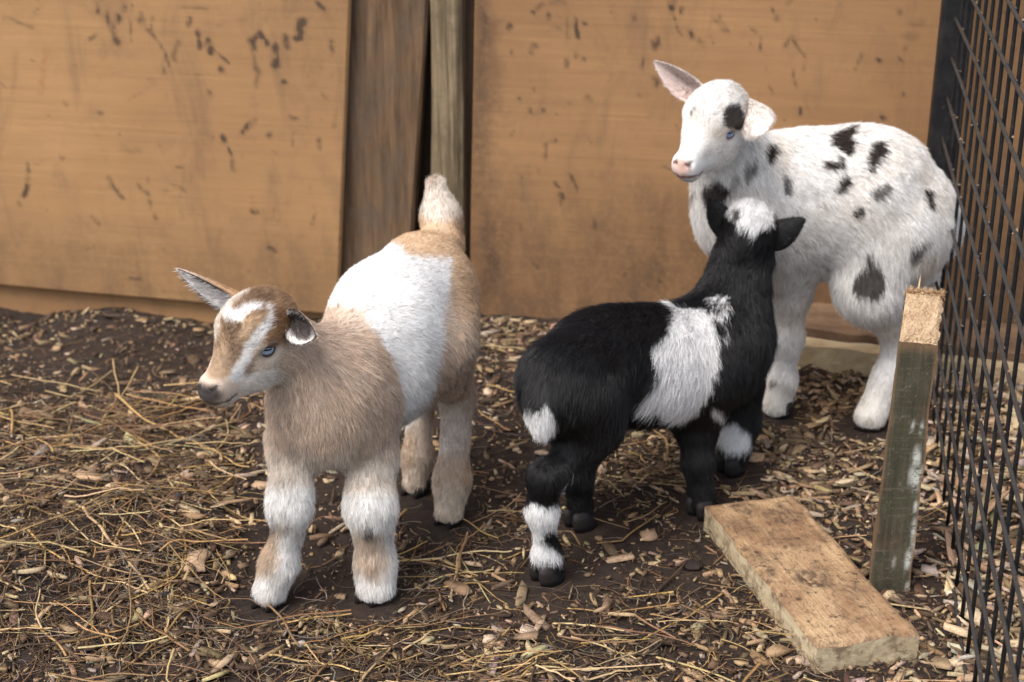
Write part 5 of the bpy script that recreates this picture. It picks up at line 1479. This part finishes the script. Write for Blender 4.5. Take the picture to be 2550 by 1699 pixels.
t_layers = [
 # saddle
 (WHT, [(700, 640), (803, 770), (858, 758), (905, 778), (946, 845), (962, 925), (972, 1046), (990, 1110), (1075, 985), (1090, 928), (1104, 855), (1108, 796), (1120, 708), (1124, 645), (1064, 640), (1012, 634), (996, 612), (960, 600), (905, 612), (860, 560)], 7, 9, dict(on='body', y=(1.47, 2.5))),
 # tail and haunch tones
 ((0.74, 0.67, 0.60), [(1030, 400), (1160, 400), (1160, 560), (1120, 552), (1030, 552)], 12, 10, dict(y=(1.66, 2), a=.9)),
 ((0.30, 0.19, 0.11), [(1058, 435), (1078, 415), (1095, 440), (1085, 462), (1070, 470)], 8, 6, dict(y=(1.66, 2), a=.6)),
 ((0.30, 0.19, 0.12), [(1130, 545), (1160, 545), (1165, 610), (1140, 620)], 14, 8, dict(y=(1.6, 2), a=.4)),
 # legs: white cuffs over pale tan
 ((0.68, 0.62, 0.55), [(640, 1130), (1010, 1130), (1010, 1540), (560, 1540)], 34, 20, dict(y=(1.0, 1.485), a=.85)),
 (WHT, [(650, 1215), (790, 1205), (780, 1300), (745, 1420), (700, 1440), (690, 1380), (718, 1310), (665, 1300)], 12, 12, dict(y=(1.0, 1.485), a=.9)),
 (WHT, [(845, 1225), (1000, 1225), (1000, 1300), (990, 1500), (955, 1500), (965, 1400), (950, 1320), (860, 1312)], 12, 12, dict(y=(1.0, 1.485), a=.9)),
 (WHT, [(610, 1440), (740, 1420), (740, 1530), (600, 1530)], 14, 14, dict(y=(1.0, 1.485), a=.8)),
 (WHT, [(860, 1430), (1010, 1420), (1010, 1530), (860, 1530)], 14, 14, dict(y=(1.0, 1.485), a=.8)),
 ((0.44, 0.31, 0.20), [(640, 1345), (668, 1320), (690, 1330), (690, 1390), (665, 1425), (628, 1430)], 16, 12, dict(y=(1.0, 1.485), a=.75)),
 ((0.10, 0.065, 0.05), [(668, 1300), (682, 1295), (684, 1325), (672, 1330)], 6, 5, dict(y=(1.0, 1.485), a=.8)),
 ((0.52, 0.40, 0.30), [(880, 1330), (955, 1335), (960, 1410), (935, 1440), (900, 1420), (880, 1380)], 18, 14, dict(y=(1.0, 1.485), a=.7)),
 ((0.055, 0.04, 0.03), [(905, 1312), (928, 1312), (930, 1335), (908, 1338)], 6, 5, dict(y=(1.0, 1.485), a=.9)),
 ((0.30, 0.19, 0.12), [(905, 1412), (940, 1405), (938, 1430), (912, 1432)], 9, 8, dict(y=(1.0, 1.485), a=.45)),
 # hind legs
 ((0.66, 0.60, 0.54), [(1070, 1010), (1140, 1000), (1185, 1040), (1185, 1140), (1085, 1140)], 22, 16, dict(y=(1.55, 1.66), a=.75)),
 ((0.40, 0.27, 0.17), [(1085, 1140), (1190, 1120), (1180, 1215), (1090, 1215)], 22, 18, dict(y=(1.55, 1.66), a=.55)),
 ((0.66, 0.58, 0.48), [(1060, 1215), (1190, 1215), (1180, 1320), (1060, 1320)], 18, 14, dict(y=(1.55, 1.66), a=.7)),
 ((0.42, 0.29, 0.18), [(990, 1080), (1030, 1060), (1040, 1160), (1000, 1170)], 16, 14, dict(y=(1.63, 1.8), a=.6)),
 ((0.60, 0.50, 0.40), [(1000, 1165), (1080, 1150), (1080, 1240), (1000, 1240)], 12, 10, dict(y=(1.63, 1.8), a=.7)),
 # head
 (CROWN, hcrop([(420, 200), (1250, 200), (1250, 560), (1060, 620), (1000, 760), (820, 740), (560, 800), (400, 800)]), 10, 8, dict(on='head')),
 ((0.64, 0.53, 0.42), hcrop([(700, 700), (1100, 740), (1150, 900), (1050, 1150), (800, 1260), (560, 1260), (640, 1080), (640, 940)]), 14, 10, dict(on='head')),
 ((0.84, 0.80, 0.75), hcrop([(700, 960), (900, 940), (1020, 1020), (950, 1130), (800, 1230), (520, 1250), (540, 1190), (630, 1100), (650, 1010)]), 14, 10, dict(on='head', a=.85)),
 (BLAZE, hcrop([(420, 590), (520, 540), (620, 545), (690, 600), (640, 720), (600, 850), (570, 960), (480, 1030), (370, 1020), (350, 960), (390, 860), (415, 760)]), 7, 7, dict(on='head')),
 (DKH, hcrop([(420, 640), (560, 560), (640, 600), (620, 760), (590, 900), (500, 1000), (400, 980), (400, 860)]), 10, 10, dict(on='head', a=.55, patchy=-0.12)),
 (DKH, hcrop([(500, 560), (570, 545), (620, 600), (600, 700), (590, 800), (560, 870), (520, 820), (530, 720), (500, 640)]), 12, 12, dict(on='head', a=.8)),
 ((0.50, 0.36, 0.23), hcrop([(640, 560), (780, 500), (830, 520), (760, 620), (700, 640), (660, 720), (620, 720)]), 6, 6, dict(on='head')),
 ((0.74, 0.68, 0.60), hcrop([(415, 620), (430, 500), (500, 400), (600, 300), (700, 280), (690, 330), (600, 400), (540, 470), (470, 560), (430, 700), (405, 830), (370, 900), (385, 780)]), 7, 7, dict(on='head', a=.9)),
 (WHT, hcrop([(490, 500), (520, 455), (600, 470), (640, 430), (720, 410), (790, 425), (780, 470), (680, 500), (640, 560), (590, 570), (520, 560)]), 5, 6, dict(on='head')),
 (WHT, hcrop([(800, 430), (850, 440), (875, 520), (855, 620), (790, 700), (720, 800), (690, 880), (655, 930), (650, 1020), (590, 1060), (540, 1040), (560, 950), (620, 860), (650, 740), (720, 650), (800, 560), (830, 490)]), 5, 6, dict(on='head', a=.95)),
 (DKH, hcrop([(580, 460), (640, 380), (740, 320), (860, 350), (900, 420), (840, 430), (740, 395), (660, 430), (610, 470)]), 7, 10, dict(on='head', a=.72)),
 ((0.27, 0.15, 0.075), hcrop([(860, 470), (990, 480), (1010, 620), (960, 720), (850, 760), (790, 740), (850, 640)]), 10, 9, dict(on='head', a=.85)),
 ((0.20, 0.135, 0.09), hcrop([(650, 960), (665, 890), (730, 830), (790, 790), (800, 830), (730, 880), (700, 960), (670, 1000)]), 5, 5, dict(on='head', a=.7)),
]
def t_nostril(hc):
    nz = np.zeros(len(hc))
    for y in (1, -1):
        nz = np.maximum(nz, smooth(0.0058, 0.0036, np.linalg.norm((hc - np.array([0.0850, 0.0090 * y, -0.0300])) * np.array([0.9, 0.75, 1.25]), axis=1)))
    return nz
def t_nose(hc):
    d1 = np.linalg.norm((hc - np.array([0.0865, 0, -0.0345])) * np.array([0.75, 0.62, 1.05]), axis=1)
    lip = (np.abs(hc[:, 2] + 0.0465 - 0.0 + 0.25 * np.clip(0.075 - hc[:, 0], 0, 1) * -1.0) < 0.0022) & (hc[:, 0] > 0.058)
    up = smooth(0.0152, 0.0095, d1)
    return [((0.085, 0.064, 0.052), up * 0.92), ((0.050, 0.041, 0.039), smooth(0.0100, 0.0060, d1)), ((0.020, 0.017, 0.017), t_nostril(hc)), ((0.10, 0.082, 0.075), lip * 0.8)]
tR = frame((-0.522, -0.848, -0.092), (0.015, -0.117, 0.993)); tC = P(640, 826, 1.40); tS = 0.905
tC = np.array([-0.245, 1.400, 0.305])
hw = lambda p: tR @ (np.array(p) * tS) + tC
TAN_O = (0.45, 0.30, 0.185)
def te_in(u, v):
    u = np.asarray(u); v = np.asarray(v)
    e = smooth(0.86, 0.98, np.abs(v)) * smooth(0.1, 0.3, u)
    c = lerp((0.80, 0.78, 0.77), (0.76, 0.72, 0.70), u * 1.0)
    dk = smooth(0.45, 0.1, np.abs(v)) * smooth(0.0, 0.15, u) * smooth(0.6, 0.2, u) * 0.6
    c = c * (1 - dk[..., None]) + np.array((0.20, 0.14, 0.12)) * dk[..., None]
    return c * (1 - e[..., None]) + np.array((0.05, 0.04, 0.038)) * e[..., None]
def te_in2(u, v):
    u = np.asarray(u); v = np.asarray(v)
    c = lerp((0.80, 0.78, 0.77), (0.70, 0.66, 0.63), u * 1.0)
    dk = smooth(0.85, 0.55, np.abs(v + 0.10)) * smooth(1.0, 0.75, u) * 0.95
    c = c * (1 - dk[..., None]) + np.array((0.045, 0.032, 0.028)) * dk[..., None]
    e = np.maximum(smooth(0.84, 0.95, np.abs(v)) * smooth(0.1, 0.3, u), smooth(0.9, 0.97, u))
    return c * (1 - e[..., None]) + np.array((0.04, 0.034, 0.032)) * e[..., None]
def te_out(u, v):
    u = np.asarray(u); v = np.asarray(v)
    e = smooth(0.88, 0.98, np.abs(v)) * smooth(0.15, 0.3, u)
    c = lerp((0.40, 0.25, 0.14), (0.62, 0.50, 0.42), smooth(0.3, 0.9, u))
    return c * (1 - e[..., None]) + np.array((0.05, 0.04, 0.038)) * e[..., None]
t_ears = [
 dict(base=hw((-0.016, -0.024, 0.022)), tip=P(440, 671, 1.435), face=unit(-0.15, -0.74, -0.64), w=0.0205, curl=1.15, cin=te_in, cout=te_out, li=0.008, di=0.6, wide=0.36),
 dict(base=hw((-0.020, 0.026, 0.016)), tip=hw((-0.020, 0.026, 0.016)) + 0.056 * unit(0.58, -0.80, -0.05), face=unit(-0.72, -0.55, 0.22), w=0.0160, curl=1.55, cin=te_in2, cout=te_out, li=0.007, di=0.6, wide=0.55),
]
t_hooves = [((-0.254, 1.402, 0), TF), ((-0.148, 1.412, 0), TF), ((-0.074, 1.580, 0), TF), ((-0.116, 1.652, 0), TF)]
FUR_D = 6.6e5
build_goat('tan goat kid with white saddle and raised tail, facing the viewer', 'goat kids in the pen', t_body, tR, tC, tS,
           Coat(t_base, t_layers), t_ears, t_hooves, M_FUR, FUR_D, 11, (0.46, 0.62, 0.84), (0.20, 0.13, 0.085), (-0.16, 1.52), None, t_nose)

# ------------------------------------------------------------------ 2: the black kid with the white side patch, seen from behind
BH = unit(0.80, 0.60, 0); BB = -BH
b_body = [
 c_((1425, 945, 1.505), 112, (1470, 905, 1.54), 118, fl=0.016, flow=BB + DN * 0.35, k=0.05),
 c_((1545, 890, 1.59), 124, (1600, 892, 1.61), 128, fl=0.016, flow=BB * 0.9 + DN * 0.7, k=0.05),
 c_((1720, 868, 1.67), 116, (1780, 900, 1.70), 112, fl=0.016, flow=BB * 0.5 + DN * 0.9, k=0.05),
 c_((1590, 935, 1.60), 104, (1700, 935, 1.65), 102, fl=0.018, flow=BB * 0.35 + DN, k=0.05),
 c_((1845, 655, 1.735), 72, (1815, 815, 1.715), 100, fl=0.016, flow=DN + BB * 0.3, k=0.05),
 # near hind leg
 c_((1430, 985, 1.49), 100, (1480, 1068, 1.50), 56, fl=0.0111, lift=0.22, flow=DN + BB * 0.3, k=0.04), c_((1476, 1070, 1.50), 50, (1372, 1188, 1.445), 33, fl=0.0104, lift=0.22, k=0.03, flow=DN + BB * 0.4),
 c_((1352, 1184, 1.44), 36, (1350, 1270, 1.445), 33, fl=0.0096, lift=0.22, k=0.02), c_((1350, 1270, 1.445), 33, (1362, 1375, 1.453), 25, fl=0.0096, lift=0.22, k=0.015), c_((1362, 1378, 1.453), 30, (1368, 1422, 1.453), 31, fl=0.011, k=0.015),
 # far hind leg
 c_((1450, 1000, 1.59), 74, (1468, 1095, 1.60), 46, fl=0.0089, lift=0.22, flow=DN, k=0.03), c_((1466, 1100, 1.60), 40, (1438, 1185, 1.575), 30, fl=0.011, k=0.02), c_((1440, 1185, 1.575), 31, (1447, 1288, 1.574), 29, fl=0.011, k=0.015),
 # near foreleg
 c_((1745, 965, 1.63), 84, (1735, 1060, 1.625), 46, fl=0.0104, lift=0.22, flow=DN, k=0.03), c_((1735, 1060, 1.625), 38, (1738, 1150, 1.610), 36, fl=0.0089, lift=0.22, k=0.02), c_((1738, 1150, 1.610), 31, (1750, 1252, 1.602), 34, fl=0.0089, lift=0.22, k=0.015),
 # far foreleg
 c_((1842, 960, 1.745), 62, (1846, 1050, 1.735), 40, fl=0.0096, lift=0.22, flow=DN, k=0.03), c_((1846, 1050, 1.735), 38, (1830, 1110, 1.717), 36, fl=0.0104, lift=0.22, k=0.02), c_((1830, 1110, 1.717), 32, (1824, 1155, 1.710), 31, fl=0.0089, lift=0.22, k=0.015),
 # tail, hanging
 c_((1368, 940, 1.475), 34, (1350, 1012, 1.445), 24, fl=0.013, k=0.05, flow=(-0.1, -0.1, -1), lift=0.15), c_((1350, 1012, 1.445), 24, (1347, 1072, 1.436), 13, fl=0.014, k=0.02, flow=(0.05, 0, -1), lift=0.15),
]
BLK = (0.0042, 0.0039, 0.0046); WH2 = (0.82, 0.82, 0.82)
def b_base(X, px, py):
    n = 0.5 + 0.5 * fbm(X * 40, 3, 15)
    return lerp(BLK, (0.0075, 0.0068, 0.0076), n * 0.8)
k4 = lambda pts: cr(pts, 1150, 700, 0.3507)
k3 = lambda pts: cr(pts, 1250, 450, 0.6695)
b_layers = [
 (WH2, k4([(1510, 190), (1600, 205), (1700, 190), (1770, 240), (1800, 370), (1815, 520), (1815, 590), (1790, 650), (1770, 750), (1740, 850), (1700, 890), (1600, 985), (1500, 970), (1430, 905), (1350, 930), (1275, 925), (1250, 890), (1330, 810), (1380, 720), (1410, 640), (1375, 560), (1355, 465), (1430, 410), (1490, 330), (1500, 250)]), 4, 9, dict(on='body')),
 (WH2, k4([(1325, 60), (1400, 80), (1480, 130), (1525, 180), (1520, 215), (1465, 165), (1400, 115), (1330, 100)]), 3, 4, dict(on='body')),
 (WH2, k4([(1730, 140), (1800, 105), (1900, 130), (1910, 180), (1880, 260), (1810, 280), (1750, 240), (1780, 180)]), 4, 8, dict(on='body', patchy=0.05)),
 (WH2, k4([(1850, 280), (1875, 300), (1880, 400), (1862, 420), (1855, 340)]), 3, 6, dict(on='body', patchy=-0.02)),
 (WH2, k4([(1775, 560), (1815, 520), (1825, 620), (1800, 670), (1775, 640)]), 3, 6, dict(on='body', patchy=0.05)),
 (WH2, k4([(1780, 900), (1840, 920), (1890, 970), (1850, 985), (1790, 950)]), 4, 6, dict(on='body')),
 (WH2, k4([(430, 925), (480, 900), (545, 935), (590, 875), (640, 930), (690, 1010), (680, 1110), (560, 1180), (500, 1110), (440, 1000)]), 3, 4, dict(y=(1.3, 1.452))),
 (WH2, k4([(1840, 1050), (1925, 1000), (2040, 1090), (2050, 1170), (1980, 1215), (1900, 1225), (1840, 1160), (1790, 1090)]), 4, 8, dict(y=(1.69, 1.80))),
 (WH2, k3([(232, 1140), (262, 1095), (318, 1110), (318, 1165), (250, 1190), (222, 1240), (218, 1290), (160, 1305), (140, 1345), (190, 1362), (225, 1395), (218, 1420), (150, 1412), (60, 1390), (60, 1210), (125, 1200), (170, 1225), (215, 1195)]), 3, 5, dict(y=(1.3, 1.50))),
 (WH2, k3([(800, 40), (1060, 40), (1050, 90), (1010, 160), (965, 175), (940, 195), (905, 165), (870, 160), (845, 120)]), 4, 7, dict(on='head')),
 (BLK, k3([(858, 105), (885, 105), (890, 145), (862, 150)]), 3, 5, dict(on='head', a=.9)),
 (BLK, k3([(1010, 110), (1060, 100), (1060, 150), (1005, 160)]), 3, 5, dict(on='head', a=.95)),
]
bR = frame((0.22, 0.96, 0.02), (0.03, 0, 1)); bC = P(1862, 582, 1.745); bS = 0.90
bw = lambda p: bR @ (np.array(p) * bS) + bC
def be_c(u, v):
    u = np.asarray(u); return lerp((0.005, 0.0048, 0.005), (0.005, 0.0048, 0.005), u * 0 + 0.5)
def be_i(u, v):
    u = np.asarray(u); return lerp((0.03, 0.024, 0.022), (0.015, 0.013, 0.013), u)
b_ears = [
 dict(base=bw((-0.014, 0.026, -0.004)), tip=P(1767, 494, 1.745), face=unit(0.40, 0.88, 0.1), w=0.0165, curl=1.15, cin=be_i, cout=be_c, lo=0.005, wide=0.34),
 dict(base=bw((-0.014, -0.027, -0.008)), tip=P(2004, 545, 1.735), face=unit(-0.1, 0.88, -0.30), w=0.0160, curl=1.15, cin=be_i, cout=be_c, lo=0.005, wide=0.34),
]
b_hooves = [((0.040, 1.454, 0), BH), ((0.080, 1.572, 0), BH), ((0.222, 1.600, 0), BH), ((0.268, 1.708, 0), BH)]
def b_nose(hc): return []
build_goat('black goat kid with a white side patch, seen from behind', 'goat kids in the pen', b_body, bR, bC, bS,
           Coat(b_base, b_layers), b_ears, b_hooves, M_BFUR, FUR_D, 23, (0.46, 0.62, 0.84), (0.012, 0.011, 0.012), (0.15, 1.58), None, b_nose, edge_jit=0.0014, lift_k=1.0, head_fl=0.0105, hair_len=0.78)

# ------------------------------------------------------------------ 3: the white kid with dark spots
WH = unit(-0.97, 0.25, 0); WB = -WH
w_body = [
 c_((1905, 500, 1.875), 138, (1965, 478, 1.875), 140, fl=0.011, flow=WB * 0.9 + DN * 0.5, k=0.05),
 c_((2060, 485, 1.87), 148, (2120, 470, 1.87), 150, fl=0.011, flow=WB * 0.9 + DN * 0.5, k=0.05),
 c_((2200, 490, 1.87), 145, (2240, 520, 1.865), 125, fl=0.011, flow=WB * 0.8 + DN * 0.6, k=0.05),
 c_((2255, 570, 1.86), 98, fl=0.016, flow=DN + WB * 0.4, k=0.05),
 c_((2000, 530, 1.87), 102, (2120, 538, 1.865), 98, fl=0.013, flow=WB * 0.6 + DN * 0.8, k=0.05),
 c_((1876, 570, 1.87), 92, (1888, 640, 1.88), 82, fl=0.016, flow=DN, k=0.05),
 c_((1815, 360, 1.83), 80, (1864, 480, 1.86), 104, fl=0.013, flow=WB * 0.5 + DN * 0.8, k=0.05),
 c_((1802, 415, 1.84), 48, (1840, 545, 1.86), 70, fl=0.015, flow=DN, k=0.05),
 # near hind leg
 c_((2215, 600, 1.845), 104, (2165, 715, 1.825), 80, fl=0.016, flow=DN + WB * 0.2, k=0.04), c_((2170, 725, 1.825), 68, (2240, 835, 1.855), 38, fl=0.0111, lift=0.22, k=0.03),
 c_((2245, 840, 1.855), 38, (2212, 940, 1.845), 32, fl=0.0096, lift=0.22, k=0.02), c_((2212, 940, 1.845), 33, (2168, 1035, 1.833), 38, fl=0.0104, lift=0.22, k=0.02),
 # far hind leg (behind the stake)
 c_((2265, 640, 1.94), 80, (2280, 760, 1.95), 50, fl=0.0096, lift=0.22, flow=DN, k=0.03), c_((2280, 760, 1.95), 42, (2290, 860, 1.96), 32, fl=0.0089, lift=0.22, k=0.02), c_((2290, 860, 1.96), 32, (2272, 962, 1.95), 33, fl=0.0089, lift=0.22, k=0.02),
 # near foreleg
 c_((1950, 600, 1.875), 96, (1960, 725, 1.88), 56, fl=0.0111, lift=0.22, flow=DN, k=0.04), c_((1960, 725, 1.88), 50, (1955, 840, 1.878), 41, fl=0.0104, lift=0.22, k=0.02), c_((1955, 840, 1.878), 40, (1948, 940, 1.878), 29, fl=0.0096, lift=0.22, k=0.015), c_((1948, 950, 1.878), 34, (1934, 1010, 1.874), 34, fl=0.0104, lift=0.22, k=0.015),
 # far foreleg
 c_((1880, 640, 1.94), 78, (1885, 740, 1.95), 52, fl=0.0096, lift=0.22, flow=DN, k=0.03), c_((1885, 740, 1.95), 46, (1880, 850, 1.945), 36, fl=0.0089, lift=0.22, k=0.02), c_((1880, 850, 1.945), 33, (1862, 975, 1.935), 33, fl=0.0089, lift=0.22, k=0.015),
 # tail
 c_((2345, 500, 1.91), 30, (2368, 560, 1.905), 24, fl=0.016, k=0.02, flow=DN), c_((2368, 560, 1.905), 22, (2374, 610, 1.905), 12, fl=0.018, k=0.02, flow=DN),
 # wattles
 c_((1802, 448, 1.80), 8, (1800, 472, 1.795), 9, fl=0.006, k=0.008, flow=DN),
]
CRM = (0.80, 0.775, 0.735); SPT = (0.030, 0.021, 0.017)
def w_base(X, px, py):
    n = 0.5 + 0.5 * fbm(X * 22, 3, 33); n2 = 0.5 + 0.5 * fbm(X * 90, 3, 35)
    c = lerp((0.82, 0.80, 0.775), (0.70, 0.615, 0.52), smooth(0.45, 0.95, n) * 0.55)
    c = c * (1 - (smooth(0.70, 0.9, n2) * 0.18)[:, None])
    lowm = smooth(0.09, 0.0, X[:, 2])
    return c * (1 - lowm[:, None] * 0.3) + np.array((0.72, 0.63, 0.48)) * (lowm * 0.3)[:, None]
k1 = lambda pts: cr(pts, 1600, 120, 0.625)
kh = lambda pts: cr(pts, 1600, 130, 0.236)
def spot(pts, a=1.0, soft=2, amp=6, sx=-8, sy=-5):
    q = np.array(k1(pts)); q = q.mean(0) + (q - q.mean(0)) * (1.24 if np.ptp(q, axis=0).max() < 70 else 1.06)
    return (SPT, [(x + sx, y + sy) for x, y in q], soft, amp, dict(on='body', a=a, y=(1.70, 1.93)))
w_layers = [
 spot([(765, 350), (800, 335), (850, 322), (862, 345), (842, 372), (858, 390), (852, 420), (830, 442), (815, 425), (790, 405), (762, 395)]),
 spot([(735, 460), (785, 468), (788, 490), (740, 487)]), spot([(795, 443), (816, 450), (812, 487), (798, 480)]),
 spot([(815, 508), (830, 540), (802, 582), (778, 577), (795, 540)]), spot([(930, 393), (972, 388), (978, 420), (952, 445), (930, 492), (908, 492), (918, 430)]),
 spot([(935, 572), (985, 552), (998, 570), (965, 602), (936, 607)], .85), spot([(852, 655), (888, 638), (888, 657), (852, 677)]),
 spot([(1142, 578), (1166, 578), (1172, 637), (1155, 642), (1138, 610)]), spot([(512, 393), (537, 398), (537, 440), (520, 467), (508, 440)]),
 spot([(576, 508), (600, 540), (594, 587), (576, 577), (572, 540)], .85), spot([(895, 875), (945, 855), (972, 895), (978, 960), (952, 1003), (890, 1003), (848, 972), (860, 918)], .92),
 spot([(898, 828), (927, 833), (917, 867)], .9), spot([(1078, 808), (1152, 772), (1132, 812), (1100, 853), (1082, 842)], .85),
 spot([(1035, 508), (1055, 500), (1052, 535), (1040, 535)], .4), spot([(690, 580), (718, 572), (715, 600), (685, 605)], .35), spot([(770, 310), (800, 300), (795, 318)], .7),
 spot([(905, 525), (918, 525), (915, 545)], .3), spot([(920, 640), (930, 640), (925, 660)], .4), spot([(965, 645), (980, 640), (975, 665)], .3), spot([(685, 695), (700, 690), (695, 715)], .3),
 spot([(735, 880), (755, 885), (745, 910)], .4), spot([(250, 560), (300, 540), (335, 580), (325, 612), (270, 625), (245, 600)], .95, sx=0), spot([(195, 575), (208, 580), (195, 625), (188, 620)], .6, sx=0),
 spot([(412, 502), (432, 462), (446, 490), (420, 535)], .7), spot([(450, 458), (470, 455), (460, 500), (438, 525)], .7), spot([(360, 560), (395, 500), (390, 560), (350, 600)], .45),
 spot([(525, 1338), (550, 1338), (550, 1355), (525, 1355)], .8), spot([(1080, 930), (1140, 935), (1090, 955)], .6),
 ((0.55, 0.42, 0.28), k1([(1090, 850), (1190, 800), (1170, 900), (1100, 930)]), 14, 14, dict(on='body', a=.35, y=(1.7, 1.93))),
 (SPT, kh([(858, 600), (930, 560), (980, 568), (1020, 552), (1062, 640), (1090, 770), (1068, 800), (1015, 832), (950, 828), (900, 812), (838, 790), (846, 700), (850, 640)]), 2, 4, dict(on='head', a=.97)),
 ((0.62, 0.50, 0.38), kh([(1040, 520), (1160, 520), (1160, 640), (1100, 760), (1080, 640)]), 10, 8, dict(on='head', a=.5)),
 ((0.60, 0.48, 0.37), kh([(720, 850), (840, 800), (1020, 840), (960, 860), (800, 930)]), 8, 6, dict(on='head', a=.5)),
 (SPT, kh([(495, 640), (520, 610), (570, 605), (600, 640), (560, 625), (525, 650), (515, 710), (500, 690)]), 2, 3, dict(on='head', a=.8)),
]
PINK = (0.58, 0.36, 0.29)
def w_nose(hc):
    d1 = np.linalg.norm((hc - np.array([0.0870, 0, -0.0325])) * np.array([0.7, 0.85, 0.95]), axis=1)
    d2 = np.linalg.norm((hc - np.array([0.084, 0, -0.0455])) * np.array([0.6, 0.60, 1.6]), axis=1)
    lip = (np.abs(hc[:, 2] + 0.0465 + 0.25 * np.clip(0.075 - hc[:, 0], 0, 1) * -1.0) < 0.0017) & (hc[:, 0] > 0.060)
    nz = np.zeros(len(hc))
    for y in (1, -1):
        nz = np.maximum(nz, smooth(0.0050, 0.003, np.linalg.norm((hc - np.array([0.0845, 0.0088 * y, -0.0290])) * np.array([1, 0.7, 1.4]), axis=1)))
    return [(PINK, smooth(0.0125, 0.0080, d1) * 0.85), ((0.66, 0.46, 0.40), smooth(0.012, 0.007, d2) * 0.6), ((0.26, 0.14, 0.11), lip * 1.0), ((0.10, 0.045, 0.035), nz)]
wR = frame((-0.552, -0.823, -0.132), (0.018, -0.170, 0.985)); wC = np.array([0.2352, 1.770, 0.422]); wS = 0.935
ww = lambda p: wR @ (np.array(p) * wS) + wC
def we_in(u, v):
    u = np.asarray(u); v = np.asarray(v)
    c = lerp((0.66, 0.52, 0.47), (0.72, 0.60, 0.55), u)
    dk = smooth(0.35, 0.05, np.abs(v - 0.1)) * smooth(0.15, 0.3, u) * smooth(0.95, 0.6, u) * 0.6
    return c * (1 - dk[..., None]) + np.array((0.28, 0.18, 0.155)) * dk[..., None]
def we_out(u, v):
    u = np.asarray(u); return lerp((0.60, 0.55, 0.50), (0.64, 0.58, 0.54), u) * (0.85 + 0.25 * (vnoise(np.stack([u * 9, np.asarray(v) * 5], -1), 3) > 0.35))[..., None] * 1.0
w_ears = [
 dict(base=ww((-0.014, -0.024, 0.020)), tip=P(1629, 153, 1.80), face=unit(-0.45, -0.80, -0.35), w=0.0190, curl=1.05, cin=we_in, cout=we_out, li=0.004, di=0.9, wide=0.36),
 dict(base=ww((-0.027, 0.026, 0.020)), tip=P(1908, 350, 1.71), face=unit(0.35, 0.35, -0.45), w=0.0200, curl=0.85, cin=we_in, cout=we_out, li=0.005, lo=0.008, di=0.9, droop=-0.010, wide=0.52),
]
w_hooves = [((0.348, 1.876, 0), WH), ((0.300, 1.938, 0), WH), ((0.456, 1.834, 0), WH), ((0.535, 1.950, 0), WH)]
build_goat('white goat kid with dark brown spots in the corner by the fence', 'goat kids in the pen', w_body, wR, wC, wS,
           Coat(w_base, w_layers), w_ears, w_hooves, M_WFUR, FUR_D * 0.75, 37, (0.36, 0.58, 0.90), (0.62, 0.46, 0.40), (0.42, 1.88), None, w_nose, kthick=1.2, edge_jit=0.0012, hair_len=0.72, lift_k=0.95)
